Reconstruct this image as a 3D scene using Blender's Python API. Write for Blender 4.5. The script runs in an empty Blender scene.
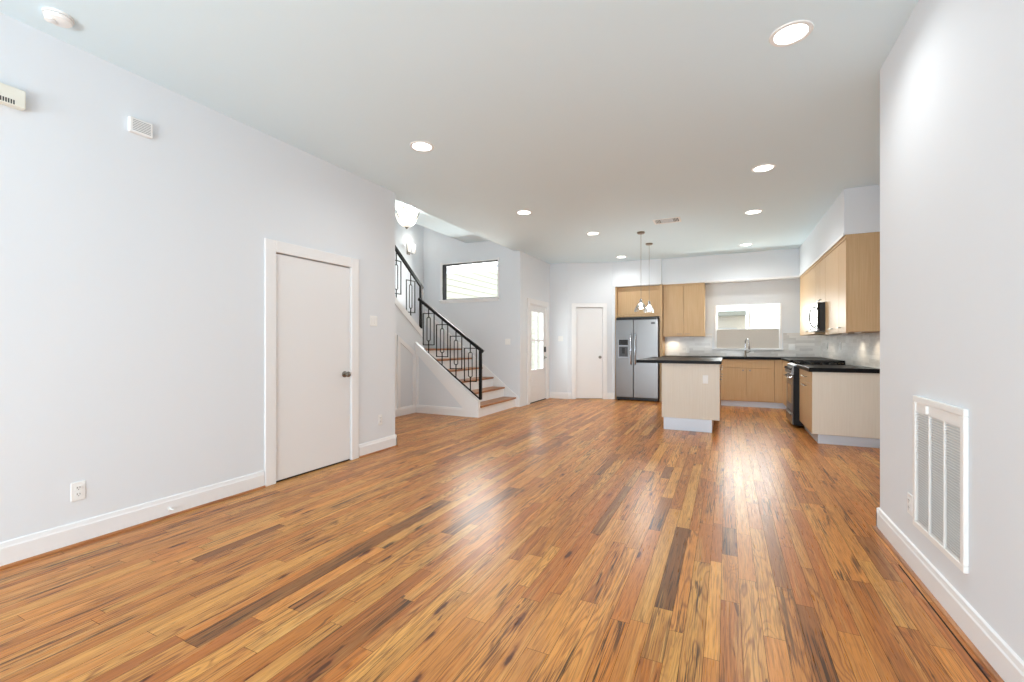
import bpy, bmesh, math, random
from mathutils import Matrix, Vector

# ------------------------------------------------------------------ camera, world, light, exposure
SC = bpy.context.scene
COL = SC.collection
R = math.radians

cam_d = bpy.data.cameras.new('camera')
cam_d.sensor_width = 36.0
cam_d.lens = 445.0 / 1024.0 * 36.0
cam_d.shift_y = 3.0 / 1024.0
cam_d.clip_start = 0.02
cam = bpy.data.objects.new('camera', cam_d)
COL.objects.link(cam)
cam.location = (0, 0, 1.23)
cam.rotation_euler = (R(90), 0, R(25.735))
SC.camera = cam

SC.view_settings.view_transform = 'Standard'
SC.view_settings.look = 'None'
SC.view_settings.exposure = 0.17
SC.view_settings.gamma = 1.0
SC.view_settings.use_curve_mapping = False
SC.cycles.use_denoising = True
SC.cycles.max_bounces = 10
SC.cycles.diffuse_bounces = 6
SC.cycles.sample_clamp_indirect = 6.0
SC.cycles.caustics_reflective = False
SC.cycles.caustics_refractive = False

W = bpy.data.worlds.new('world'); SC.world = W
W.use_nodes = True
bg = W.node_tree.nodes['Background']
bg.inputs[0].default_value = (0.86, 0.94, 1.0, 1)
bg.inputs[1].default_value = 3.2


def area(name, loc, rot, sx, sy, power, color=(1, 1, 1)):
    d = bpy.data.lights.new(name, 'AREA')
    d.shape = 'RECTANGLE'; d.size = sx; d.size_y = sy
    d.energy = power; d.color = color
    o = bpy.data.objects.new(name, d); COL.objects.link(o)
    o.location = loc; o.rotation_euler = rot
    return o


# added light from behind the camera, tilted up to fill the ceiling
area('rear_ceiling_fill', (-2.35, -3.46, 0.78), (R(132), 0, 0), 1.7, 0.9, 100, (0.84, 0.95, 1.02))
area('rear_ceiling_fill', (-0.35, -3.46, 0.78), (R(132), 0, 0), 1.7, 0.9, 146, (0.84, 0.95, 1.02))

# daylight through the kitchen window, the glazed entry door and the stair window
area('kitchen_window_daylight', (0.38, 10.62, 1.80), (R(-115), 0, 0), 1.15, 0.55, 40, (0.96, 0.96, 0.92))
area('entry_door_daylight', (-3.95, 8.80, 1.30), (R(105), 0, R(-90)), 0.62, 1.2, 14, (0.86, 0.97, 1.02))
area('stair_window_daylight', (-4.78, 8.75, 2.55), (R(-85), 0, 0), 1.6, 0.7, 120, (1.0, 0.97, 0.93))


def point(name, loc, power, color=(1, 0.93, 0.82), radius=0.04):
    d = bpy.data.lights.new(name, 'POINT')
    d.energy = power; d.color = color; d.shadow_soft_size = radius
    o = bpy.data.objects.new(name, d); COL.objects.link(o); o.location = loc
    return o


def spot(name, loc, power, angle=150, color=(1, 0.96, 0.9), radius=0.07, blend=0.8, rot=(0, 0, 0)):
    d = bpy.data.lights.new(name, 'SPOT')
    d.energy = power; d.color = color; d.shadow_soft_size = radius
    d.spot_size = R(angle); d.spot_blend = blend
    o = bpy.data.objects.new(name, d); COL.objects.link(o); o.location = loc; o.rotation_euler = rot
    return o


# ------------------------------------------------------------------ colours and materials
def lin(r, g, b):
    f = lambda c: (c / 255) / 12.92 if c / 255 <= 0.04045 else ((c / 255 + 0.055) / 1.055) ** 2.4
    return (f(r), f(g), f(b), 1)


def mat(name, col, rough=0.5, metal=0.0, spec=0.5, emit=None, estr=0.0, bump=None, coat=0.0):
    m = bpy.data.materials.new(name); m.use_nodes = True
    nt = m.node_tree; p = nt.nodes['Principled BSDF']
    p.inputs['Base Color'].default_value = col
    p.inputs['Roughness'].default_value = rough
    p.inputs['Metallic'].default_value = metal
    p.inputs['Specular IOR Level'].default_value = spec
    p.inputs['Coat Weight'].default_value = coat
    if emit:
        p.inputs['Emission Color'].default_value = emit
        p.inputs['Emission Strength'].default_value = estr
    if bump:
        tc = nt.nodes.new('ShaderNodeTexCoord')
        n = nt.nodes.new('ShaderNodeTexNoise'); n.inputs['Scale'].default_value = bump[0]
        n.inputs['Detail'].default_value = 3
        b = nt.nodes.new('ShaderNodeBump'); b.inputs['Strength'].default_value = bump[1]
        b.inputs['Distance'].default_value = 0.002
        nt.links.new(tc.outputs['Object'], n.inputs['Vector'])
        nt.links.new(n.outputs['Fac'], b.inputs['Height'])
        nt.links.new(b.outputs['Normal'], p.inputs['Normal'])
    return m


M = {}
M['wall'] = mat('wall_paint', lin(228, 232, 236), 0.75, spec=0.25, bump=(140, 0.06))
M['ceil'] = mat('ceiling_paint', lin(224, 241, 248), 0.85, spec=0.2, bump=(120, 0.06))
M['trim'] = mat('trim_enamel', lin(240, 240, 240), 0.38, spec=0.4)
M['door'] = mat('door_enamel', lin(236, 236, 236), 0.45, spec=0.4)
M['plastic'] = mat('white_plastic', lin(242, 242, 240), 0.35)
M['cream'] = mat('cream_plastic', lin(232, 230, 218), 0.45)
M['slot'] = mat('dark_slot', lin(60, 60, 62), 0.6)
M['grey_slot'] = mat('grey_slot', lin(150, 150, 150), 0.7)
M['duct'] = mat('filter_grey', lin(228, 228, 228), 0.8)
M['black'] = mat('black_iron', lin(14, 14, 15), 0.45, spec=0.25)
M['matteblack'] = mat('matte_black_frame', lin(16, 16, 18), 0.9, spec=0.05)
M['blackp'] = mat('black_plastic', lin(14, 14, 16), 0.3)
M['blackg'] = mat('black_glass', lin(8, 8, 10), 0.06, coat=0.5)
M['nickel'] = mat('brushed_nickel', lin(150, 145, 138), 0.3, metal=1.0)
M['chrome'] = mat('chrome', lin(200, 200, 205), 0.14, metal=1.0)
M['toe'] = mat('brushed_toe_kick', lin(205, 211, 220), 0.4, metal=0.25)
M['granite'] = mat('black_granite', lin(11, 10, 10), 0.4, spec=0.14)
M['paper'] = mat('pantry_dark', lin(40, 38, 36), 0.9)
M['subfloor'] = mat('subfloor', lin(48, 34, 24), 0.9)
M['bulb'] = mat('lamp_lens', (1, 1, 1, 1), 0.5, emit=(1, 0.98, 0.94, 1), estr=6.0)
M['opal'] = mat('opal_glass', lin(250, 248, 240), 0.3, emit=(1, 0.95, 0.86, 1), estr=0.7)
M['shadefab'] = mat('roller_shade_fabric', lin(206, 200, 192), 0.9, spec=0.1)
M['rubber'] = mat('door_sweep', lin(30, 28, 27), 0.8)


def steel_mat():
    m = mat('stainless_steel', lin(132, 131, 131), 0.3, metal=0.95)
    nt = m.node_tree; p = nt.nodes['Principled BSDF']
    tc = nt.nodes.new('ShaderNodeTexCoord'); mp = nt.nodes.new('ShaderNodeMapping')
    mp.inputs['Scale'].default_value = (220, 220, 2.5)
    n = nt.nodes.new('ShaderNodeTexNoise'); n.inputs['Scale'].default_value = 1; n.inputs['Detail'].default_value = 2
    r = nt.nodes.new('ShaderNodeMapRange'); r.inputs[3].default_value = 0.24; r.inputs[4].default_value = 0.38
    nt.links.new(tc.outputs['Object'], mp.inputs[0]); nt.links.new(mp.outputs[0], n.inputs['Vector'])
    nt.links.new(n.outputs['Fac'], r.inputs[0]); nt.links.new(r.outputs[0], p.inputs['Roughness'])
    return m


M['steel'] = steel_mat()


def laminate(name, c1, c2, rough, scale=(90, 90, 2.2)):
    """straight vertical grain maple laminate"""
    m = mat(name, c1, rough, spec=0.28)
    nt = m.node_tree; p = nt.nodes['Principled BSDF']
    tc = nt.nodes.new('ShaderNodeTexCoord'); mp = nt.nodes.new('ShaderNodeMapping')
    mp.inputs['Scale'].default_value = scale
    n = nt.nodes.new('ShaderNodeTexNoise'); n.inputs['Scale'].default_value = 1; n.inputs['Detail'].default_value = 4
    r = nt.nodes.new('ShaderNodeValToRGB')
    r.color_ramp.elements[0].position = 0.3; r.color_ramp.elements[0].color = c2
    r.color_ramp.elements[1].position = 0.7; r.color_ramp.elements[1].color = c1
    nt.links.new(tc.outputs['Object'], mp.inputs[0]); nt.links.new(mp.outputs[0], n.inputs['Vector'])
    nt.links.new(n.outputs['Fac'], r.inputs[0]); nt.links.new(r.outputs[0], p.inputs['Base Color'])
    return m


M['maple'] = laminate('maple_laminate', lin(207, 176, 137), lin(195, 161, 119), 0.45)
M['panel'] = laminate('end_panel_laminate_glare', lin(227, 219, 205), lin(222, 213, 198), 0.35)  # paler copy of the maple, daylight glare put into its colour


def glass_mat():
    m = bpy.data.materials.new('window_glass'); m.use_nodes = True
    nt = m.node_tree; nt.nodes.remove(nt.nodes['Principled BSDF'])
    out = nt.nodes['Material Output']
    t = nt.nodes.new('ShaderNodeBsdfTransparent'); t.inputs[0].default_value = (0.95, 0.97, 0.97, 1)
    g = nt.nodes.new('ShaderNodeBsdfGlossy'); g.inputs['Roughness'].default_value = 0.03
    f = nt.nodes.new('ShaderNodeFresnel'); f.inputs[0].default_value = 1.45
    mx = nt.nodes.new('ShaderNodeMixShader')
    ge = nt.nodes.new('ShaderNodeNewGeometry'); iv = nt.nodes.new('ShaderNodeMath'); iv.operation = 'SUBTRACT'
    iv.inputs[0].default_value = 1.0; nt.links.new(ge.outputs['Backfacing'], iv.inputs[1])
    mu = nt.nodes.new('ShaderNodeMath'); mu.operation = 'MULTIPLY'
    nt.links.new(f.outputs[0], mu.inputs[0]); nt.links.new(iv.outputs[0], mu.inputs[1])   # reflect once, on the near face
    nt.links.new(mu.outputs[0], mx.inputs[0]); nt.links.new(t.outputs[0], mx.inputs[1])
    nt.links.new(g.outputs[0], mx.inputs[2]); nt.links.new(mx.outputs[0], out.inputs[0])
    return m


M['glass'] = glass_mat()


def lampglass_mat(name, haze):
    """thin lamp glass: mostly see-through with a soft bright rim"""
    m = bpy.data.materials.new(name); m.use_nodes = True
    nt = m.node_tree; nt.nodes.remove(nt.nodes['Principled BSDF']); out = nt.nodes['Material Output']
    t = nt.nodes.new('ShaderNodeBsdfTransparent'); t.inputs[0].default_value = (0.97, 0.98, 0.98, 1)
    d = nt.nodes.new('ShaderNodeBsdfTranslucent'); d.inputs[0].default_value = (0.95, 0.96, 0.97, 1)
    g = nt.nodes.new('ShaderNodeBsdfGlossy'); g.inputs['Roughness'].default_value = 0.05
    lw = nt.nodes.new('ShaderNodeLayerWeight'); lw.inputs[0].default_value = 0.35
    a = nt.nodes.new('ShaderNodeMixShader'); a.inputs[0].default_value = haze
    b = nt.nodes.new('ShaderNodeMixShader')
    L = nt.links.new
    L(t.outputs[0], a.inputs[1]); L(d.outputs[0], a.inputs[2])
    L(lw.outputs['Facing'], b.inputs[0]); L(a.outputs[0], b.inputs[1]); L(g.outputs[0], b.inputs[2])
    L(b.outputs[0], out.inputs[0])
    return m


M['lampglass'] = lampglass_mat('clear_lamp_glass', 0.0)
M['frostglass'] = lampglass_mat('frosted_lamp_glass', 0.015)


def tile_mat(name, axis):
    """narrow stacked stone and glass mosaic strips; axis = the wall's horizontal axis"""
    m = mat(name, lin(200, 196, 190), 0.22, spec=0.5)
    nt = m.node_tree; p = nt.nodes['Principled BSDF']; L = nt.links.new
    tc = nt.nodes.new('ShaderNodeTexCoord'); sep = nt.nodes.new('ShaderNodeSeparateXYZ')
    cmb = nt.nodes.new('ShaderNodeCombineXYZ')
    L(tc.outputs['Object'], sep.inputs[0])
    L(sep.outputs[axis], cmb.inputs[0]); L(sep.outputs[2], cmb.inputs[1])
    b = nt.nodes.new('ShaderNodeTexBrick')
    b.inputs['Scale'].default_value = 1
    b.inputs['Color1'].default_value = lin(236, 233, 228); b.inputs['Color2'].default_value = lin(208, 204, 199)
    b.inputs['Mortar'].default_value = lin(218, 216, 212)
    b.inputs['Mortar Size'].default_value = 0.0015
    b.inputs['Brick Width'].default_value = 0.31; b.inputs['Row Height'].default_value = 0.052
    b.offset = 0.37; b.offset_frequency = 2; b.squash = 0.7; b.squash_frequency = 3
    L(cmb.outputs[0], b.inputs['Vector'])
    n = nt.nodes.new('ShaderNodeTexNoise'); n.inputs['Scale'].default_value = 7; n.inputs['Detail'].default_value = 5
    mp = nt.nodes.new('ShaderNodeMapping'); mp.inputs['Scale'].default_value = (1, 7, 1)
    L(cmb.outputs[0], mp.inputs[0]); L(mp.outputs[0], n.inputs['Vector'])
    mx = nt.nodes.new('ShaderNodeMix'); mx.data_type = 'RGBA'; mx.blend_type = 'OVERLAY'
    mx.inputs[0].default_value = 0.22
    L(b.outputs['Color'], mx.inputs[6]); L(n.outputs['Fac'], mx.inputs[7])
    L(mx.outputs[2], p.inputs['Base Color'])
    return m


M['tile_x'] = tile_mat('mosaic_tile_back', 0)
M['tile_y'] = tile_mat('mosaic_tile_side', 1)


def wood_plank_mat(name):
    """strip flooring: per-plank tone + grain, mineral streaks and knots (attributes 'tone' and 'seed')"""
    m = mat(name, lin(200, 145, 95), 0.3, spec=0.5)
    nt = m.node_tree; p = nt.nodes['Principled BSDF']; L = nt.links.new
    N = nt.nodes.new

    def math_(op, a, b=None, clamp=False):
        n = N('ShaderNodeMath'); n.operation = op; n.use_clamp = clamp
        for i, v in enumerate((a, b)):
            if v is None: continue
            if isinstance(v, (int, float)): n.inputs[i].default_value = v
            else: L(v, n.inputs[i])
        return n.outputs[0]

    def ramp(v, lo, hi, a=0.0, b=1.0):
        n = N('ShaderNodeMapRange'); n.inputs[1].default_value = lo; n.inputs[2].default_value = hi
        n.inputs[3].default_value = a; n.inputs[4].default_value = b
        n.interpolation_type = 'SMOOTHSTEP'
        L(v, n.inputs[0]); return n.outputs[0]

    def mix(f, a, b, mode='MIX'):
        n = N('ShaderNodeMix'); n.data_type = 'RGBA'; n.blend_type = mode
        if isinstance(f, (int, float)): n.inputs[0].default_value = f
        else: L(f, n.inputs[0])
        for i, v in ((6, a), (7, b)):
            if isinstance(v, tuple): n.inputs[i].default_value = v
            else: L(v, n.inputs[i])
        return n.outputs[2]

    at = N('ShaderNodeAttribute'); at.attribute_name = 'tone'
    sd = N('ShaderNodeAttribute'); sd.attribute_name = 'seed'
    s3 = N('ShaderNodeSeparateColor'); L(sd.outputs['Color'], s3.inputs[0])
    s1, s2, sk = s3.outputs[0], s3.outputs[1], s3.outputs[2]
    tc = N('ShaderNodeTexCoord'); sp = N('ShaderNodeSeparateXYZ'); L(tc.outputs['Object'], sp.inputs[0])
    x, y = sp.outputs[0], sp.outputs[1]
    zs = math_('MULTIPLY', s1, 61.0)

    def vec(fx, fy, off=0.0):
        c = N('ShaderNodeCombineXYZ')
        L(math_('MULTIPLY', x, fx), c.inputs[0]); L(math_('MULTIPLY', y, fy), c.inputs[1])
        L(math_('ADD', zs, off), c.inputs[2]); return c.outputs[0]

    def noise(fx, fy, off, detail=3, dist=0.0, rough=0.55):
        n = N('ShaderNodeTexNoise'); n.inputs['Scale'].default_value = 1
        n.inputs['Detail'].default_value = detail; n.inputs['Distortion'].default_value = dist
        n.inputs['Roughness'].default_value = rough
        L(vec(fx, fy, off), n.inputs['Vector']); return n.outputs['Fac']

    fine = noise(210, 6, 0, 3)                      # fine pores
    broad = noise(22, 0.9, 7, 3, 0.5)               # slow colour drift
    rings = noise(9, 0.7, 13, 2, 0.8)               # cathedral figure
    rg = math_('FRACT', math_('MULTIPLY', rings, 15.0))
    rg = math_('ABSOLUTE', math_('SUBTRACT', rg, 0.5))
    figure = ramp(rg, 0.0, 0.28, 1.0, 0.0)
    c = at.outputs['Color']
    c = mix(ramp(broad, 0.46, 0.72, 0.0, 0.38), c, lin(178, 110, 54))
    c = mix(ramp(broad, 0.50, 0.26, 0.0, 0.5), c, lin(228, 176, 106))
    c = mix(math_('MULTIPLY', figure, ramp(s2, 0.25, 0.8, 0.15, 0.68)), c, lin(140, 80, 38))
    c = mix(ramp(fine, 0.46, 0.68, 0.0, 0.46), c, lin(112, 62, 28))
    # mineral streaks: long dark lines, strong on some planks only
    st = noise(64, 1.3, 23, 4, 1.6, 0.62)
    st2 = noise(7, 1.7, 29, 2, 0.6)
    streak = math_('MULTIPLY', ramp(st, 0.50, 0.59), ramp(st2, 0.43, 0.57))
    streak = math_('MULTIPLY', streak, ramp(sk, 0.05, 0.8, 0.25, 1.0))
    c = mix(math_('MULTIPLY', streak, 0.93), c, lin(62, 35, 17))
    # thin dark smears crossing the planks
    sm = noise(30, 2.6, 41, 3, 1.0)
    smear = math_('MULTIPLY', ramp(sm, 0.64, 0.70), ramp(sk, 0.0, 0.4, 0.5, 1.0))
    c = mix(math_('MULTIPLY', smear, 0.8), c, lin(74, 38, 18))
    # knots
    vo = N('ShaderNodeTexVoronoi'); vo.inputs['Scale'].default_value = 1
    L(vec(11.0, 2.3, 3.0), vo.inputs['Vector'])
    kn = N('ShaderNodeTexNoise'); kn.inputs['Scale'].default_value = 1; kn.inputs['Detail'].default_value = 2
    L(vec(40, 18, 1.0), kn.inputs['Vector'])
    kd = math_('ADD', vo.outputs['Distance'], math_('MULTIPLY', math_('SUBTRACT', kn.outputs['Fac'], 0.5), 0.26))
    sepc = N('ShaderNodeSeparateColor'); L(vo.outputs['Color'], sepc.inputs[0])
    on = math_('GREATER_THAN', sepc.outputs[0], 0.52)
    halo = math_('MULTIPLY', ramp(kd, 0.30, 0.06), on)
    core = math_('MULTIPLY', ramp(kd, 0.16, 0.06), on)
    c = mix(math_('MULTIPLY', halo, 0.6), c, lin(138, 68, 30))
    c = mix(math_('MULTIPLY', core, 0.85), c, lin(66, 28, 14))
    L(c, p.inputs['Base Color'])
    L(ramp(fine, 0.3, 0.7, 0.27, 0.36), p.inputs['Roughness'])
    p.inputs['Specular IOR Level'].default_value = 0.38
    bp = N('ShaderNodeBump'); bp.inputs['Strength'].default_value = 0.12; bp.inputs['Distance'].default_value = 0.001
    L(fine, bp.inputs['Height']); L(bp.outputs[0], p.inputs['Normal'])
    return m


M['floor'] = wood_plank_mat('oak_strip_floor')


def simple_wood(name, c1, c2, axis_scale):
    m = mat(name, c1, 0.35, spec=0.45)
    nt = m.node_tree; p = nt.nodes['Principled BSDF']
    tc = nt.nodes.new('ShaderNodeTexCoord'); mp = nt.nodes.new('ShaderNodeMapping')
    mp.inputs['Scale'].default_value = axis_scale
    n = nt.nodes.new('ShaderNodeTexNoise'); n.inputs['Scale'].default_value = 1; n.inputs['Detail'].default_value = 4
    n.inputs['Distortion'].default_value = 0.6
    r = nt.nodes.new('ShaderNodeValToRGB')
    r.color_ramp.elements[0].position = 0.32; r.color_ramp.elements[0].color = c2
    r.color_ramp.elements[1].position = 0.66; r.color_ramp.elements[1].color = c1
    nt.links.new(tc.outputs['Object'], mp.inputs[0]); nt.links.new(mp.outputs[0], n.inputs['Vector'])
    nt.links.new(n.outputs['Fac'], r.inputs[0]); nt.links.new(r.outputs[0], p.inputs['Base Color'])
    return m


M['tread'] = simple_wood('oak_tread', lin(184, 128, 82), lin(140, 88, 52), (40, 2.5, 40))
M['shoe'] = simple_wood('oak_shoe_moulding', lin(186, 124, 74), lin(142, 88, 50), (20, 3, 20))
M['siding'] = mat('beige_lap_siding', lin(196, 191, 176), 0.8)
M['soffit'] = mat('white_eave', lin(235, 238, 245), 0.7)
M['stucco'] = mat('cream_stucco', lin(250, 238, 222), 0.9)
M['nwin'] = mat('neighbour_window', lin(180, 180, 180), 0.15)
M['ngrey'] = mat('grey_siding', lin(206, 198, 188), 0.8)
M['ground'] = mat('concrete_ground', lin(196, 192, 186), 0.9)


# ------------------------------------------------------------------ mesh helpers
class MB:
    """collects shapes in world (or frame) coordinates"""
    def __init__(self, frame=None):
        self.bm = bmesh.new(); self.f = frame

    def _face(self, vs):
        try: return self.bm.faces.new(vs)
        except ValueError: return None

    def box(self, x0, x1, y0, y1, z0, z1, bev=0.0, seg=2):
        v = [self.bm.verts.new((x, y, z)) for x in (x0, x1) for y in (y0, y1) for z in (z0, z1)]
        q = [(0, 1, 3, 2), (4, 6, 7, 5), (0, 4, 5, 1), (2, 3, 7, 6), (0, 2, 6, 4), (1, 5, 7, 3)]
        fs = [self._face([v[i] for i in a]) for a in q]
        if bev > 0:
            es = list({e for f in fs for e in f.edges})
            bmesh.ops.bevel(self.bm, geom=es, offset=bev, segments=seg, profile=0.5, affect='EDGES')
        return self

    def prism(self, poly, axis, a0, a1):
        """poly: 2D points; axis 'x': (y,z) pts, 'y': (x,z) pts, 'z': (x,y) pts"""
        def P(p, a):
            return {'x': (a, p[0], p[1]), 'y': (p[0], a, p[1]), 'z': (p[0], p[1], a)}[axis]
        A = [self.bm.verts.new(P(p, a0)) for p in poly]; B = [self.bm.verts.new(P(p, a1)) for p in poly]
        n = len(poly)
        self._face(A[::-1]); self._face(B)
        for i in range(n):
            j = (i + 1) % n
            self._face([A[i], A[j], B[j], B[i]])
        return self

    def sweep(self, p0, p1, nrm, prof):
        """profile (out, up) swept on the floor plan from p0 to p1; nrm points into the room"""
        A = [self.bm.verts.new((p0[0] + nrm[0] * a, p0[1] + nrm[1] * a, b)) for a, b in prof]
        B = [self.bm.verts.new((p1[0] + nrm[0] * a, p1[1] + nrm[1] * a, b)) for a, b in prof]
        n = len(prof)
        self._face(A[::-1]); self._face(B)
        for i in range(n):
            j = (i + 1) % n
            self._face([A[i], A[j], B[j], B[i]])
        return self

    def ring(self, c, ax, r, seg):
        ax = Vector(ax).normalized()
        u = ax.orthogonal().normalized(); w = ax.cross(u)
        return [self.bm.verts.new(Vector(c) + (u * math.cos(t) + w * math.sin(t)) * r)
                for t in [2 * math.pi * i / seg for i in range(seg)]]

    def cyl(self, p0, p1, r, seg=20, r1=None):
        ax = Vector(p1) - Vector(p0)
        A = self.ring(p0, ax, r, seg); B = self.ring(p1, ax, r if r1 is None else r1, seg)
        for i in range(seg):
            j = (i + 1) % seg
            self._face([A[i], A[j], B[j], B[i]])
        self._face(A[::-1]); self._face(B)
        return self

    def bar(self, p0, p1, w, up=(0, 0, 1), h=None):
        """square bar from p0 to p1"""
        h = h or w
        p0, p1 = Vector(p0), Vector(p1)
        ax = (p1 - p0).normalized(); s = ax.cross(Vector(up))
        s = s.normalized() if s.length > 1e-6 else ax.orthogonal().normalized()
        t = s.cross(ax)
        o = [s * w / 2 + t * h / 2, -s * w / 2 + t * h / 2, -s * w / 2 - t * h / 2, s * w / 2 - t * h / 2]
        A = [self.bm.verts.new(p0 + v) for v in o]; B = [self.bm.verts.new(p1 + v) for v in o]
        for i in range(4):
            j = (i + 1) % 4
            self._face([A[i], A[j], B[j], B[i]])
        self._face(A[::-1]); self._face(B)
        return self

    def tube(self, pts, r, seg=10, closed=False):
        pts = [Vector(p) for p in pts]; rings = []; n = len(pts)
        u = None
        for i in range(n):
            a = pts[(i - 1) % n] if (closed or i > 0) else pts[i]
            b = pts[(i + 1) % n] if (closed or i < n - 1) else pts[i]
            t = (b - a).normalized()
            if u is None: u = t.orthogonal().normalized()
            u = (u - t * u.dot(t)).normalized(); w = t.cross(u)
            rr = r[i] if isinstance(r, (list, tuple)) else r
            rings.append([self.bm.verts.new(pts[i] + (u * math.cos(k) + w * math.sin(k)) * rr)
                          for k in [2 * math.pi * q / seg for q in range(seg)]])
        m = n if closed else n - 1
        for i in range(m):
            A, B = rings[i], rings[(i + 1) % n]
            for q in range(seg):
                z = (q + 1) % seg
                self._face([A[q], A[z], B[z], B[q]])
        if not closed:
            self._face(rings[0][::-1]); self._face(rings[-1])
        return self

    def lathe(self, prof, c, ax='z', seg=32):
        """prof: (radius, along) pairs; revolved round axis through c"""
        rings = []
        for r, h in prof:
            ring = []
            for i in range(seg):
                t = 2 * math.pi * i / seg; a, b = r * math.cos(t), r * math.sin(t)
                p = {'z': (a, b, h), 'x': (h, a, b), 'y': (a, h, b)}[ax]
                ring.append(self.bm.verts.new((c[0] + p[0], c[1] + p[1], c[2] + p[2])))
            rings.append(ring)
        for A, B in zip(rings, rings[1:]):
            for i in range(seg):
                j = (i + 1) % seg
                self._face([A[i], A[j], B[j], B[i]])
        if prof[0][0] > 1e-6: self._face(rings[0][::-1])
        if prof[-1][0] > 1e-6: self._face(rings[-1])
        return self

    def mesh(self, name, m, inv, smooth):
        bmesh.ops.remove_doubles(self.bm, verts=self.bm.verts, dist=1e-6)
        bmesh.ops.recalc_face_normals(self.bm, faces=self.bm.faces)
        me = bpy.data.meshes.new(name); self.bm.to_mesh(me); self.bm.free()
        me.materials.append(m)
        T = inv @ self.f if self.f is not None else inv
        me.transform(T)
        if smooth:
            for f in me.polygons: f.use_smooth = True
            try: me.set_sharp_from_angle(angle=R(35))
            except Exception: pass
        return me


WM = {}


def thing(name, label, cat, loc=(0, 0, 0), rotz=0.0, group=None, kind=None):
    o = bpy.data.objects.new(name, None); COL.objects.link(o)
    o.empty_display_size = 0.05
    o.location = loc; o.rotation_euler = (0, 0, rotz)
    WM[o.name] = Matrix.Translation(loc) @ Matrix.Rotation(rotz, 4, 'Z')
    tag(o, label, cat, group, kind)
    return o


def tag(o, label, cat, group=None, kind=None):
    o['label'] = label; o['category'] = cat
    if group: o['group'] = group
    if kind: o['kind'] = kind


def part(name, mb, m, parent, smooth=False, label=None):
    me = mb.mesh(name, m, WM[parent.name].inverted(), smooth)
    o = bpy.data.objects.new(name, me); COL.objects.link(o); o.parent = parent
    WM[o.name] = WM[parent.name]
    if label: o['label'] = label
    return o


def solo(name, mb, m, label, cat, loc=(0, 0, 0), group=None, kind=None, smooth=False, rotz=0.0):
    MX = Matrix.Translation(loc) @ Matrix.Rotation(rotz, 4, 'Z')
    me = mb.mesh(name, m, MX.inverted(), smooth)
    o = bpy.data.objects.new(name, me); COL.objects.link(o); o.location = loc; o.rotation_euler = (0, 0, rotz)
    WM[o.name] = MX
    tag(o, label, cat, group, kind)
    return o


def struct(name, mb, m, label, cat, loc=(0, 0, 0), smooth=False):
    return solo(name, mb, m, label, cat, loc, kind='structure', smooth=smooth)


def dup(root, loc, label, rotz=None):
    r = root.copy(); COL.objects.link(r); r.location = loc; r['label'] = label
    if rotz is not None: r.rotation_euler = (0, 0, rotz)
    for ch in list(root.children):
        c = ch.copy(); COL.objects.link(c); c.parent = r
        for g in list(ch.children):
            d = g.copy(); COL.objects.link(d); d.parent = c
    return r


def wall_boxes(mb, axis, t0, t1, u0, u1, z0, z1, openings=()):
    """wall slab with rectangular openings (ua, ub, za, zb); axis = the axis the wall runs along"""
    cuts = sorted({u0, u1, *[o[0] for o in openings], *[o[1] for o in openings]})
    for a, b in zip(cuts, cuts[1:]):
        mid = (a + b) / 2; zs = [(z0, z1)]
        for o in openings:
            if o[0] < mid < o[1]:
                nz = []
                for s, e in zs:
                    if o[2] > s: nz.append((s, min(e, o[2])))
                    if o[3] < e: nz.append((max(s, o[3]), e))
                zs = nz
        for s, e in zs:
            if e - s < 1e-4: continue
            if axis == 'y': mb.box(t0, t1, a, b, s, e)
            else: mb.box(a, b, t0, t1, s, e)
    return mb


BASE = [(0, 0), (0.016, 0), (0.016, 0.108), (0.012, 0.116), (0.009, 0.136), (0, 0.142)]
SHOE = [(0.016, 0), (0.032, 0), (0.030, 0.008), (0.024, 0.013), (0.016, 0.015)]

# ------------------------------------------------------------------ dimensions
H = 3.05
XL = -3.59          # left wall face
XR = 0.917          # right wall face near the camera
YE = 4.21           # end of the left wall
XE = -3.63          # entry wall face
YW = 7.9            # stair window wall face
XS = -5.95          # sconce wall face
YB = 10.4           # kitchen back wall
XK = 1.66            # kitchen right wall
YREAR = -3.4
A3 = (-3.21, 9.52); B3 = (-2.30, 9.92)   # angled pantry wall

# ------------------------------------------------------------------ floor: strip planks running along Y
random.seed(11)
PAL = [(206, 150, 90), (199, 139, 78), (190, 127, 66), (211, 160, 98), (195, 132, 72), (185, 121, 64),
       (204, 145, 84), (178, 113, 60), (201, 142, 82), (213, 165, 104)]
DARK = [(-0.26, 3.1, (116, 78, 44), 0.95), (-0.0, 3.2, (134, 92, 66), 0.9), (0.33, 2.4, (140, 92, 52), 1.0),
        (-0.46, 3.6, (150, 100, 58), 0.9), (-1.8, 1.5, (166, 112, 64), 1.0), (-2.0, 2.9, (132, 90, 52), 0.9),
        (-1.1, 4.6, (146, 98, 56), 0.9)]
fbm = bmesh.new()
tone_l = fbm.loops.layers.float_color.new('tone'); seed_l = fbm.loops.layers.float_color.new('seed')
x = -6.1
GAP = 0.0007
planks = []
while x < 1.75:
    w = random.choice([0.058, 0.066, 0.074, 0.082, 0.082, 0.1])
    if x < 0.868 < x + w: w = max(0.868 - x, 0.02)
    y = YREAR - random.uniform(0.05, 1.0)
    while y < 10.5:
        ln = random.choice([random.uniform(0.3, 0.7), random.uniform(0.5, 1.3), random.uniform(0.8, 1.9)])
        planks.append((x, x + w, max(y, YREAR), min(y + ln, 10.45)))
        y += ln
    x += w
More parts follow.
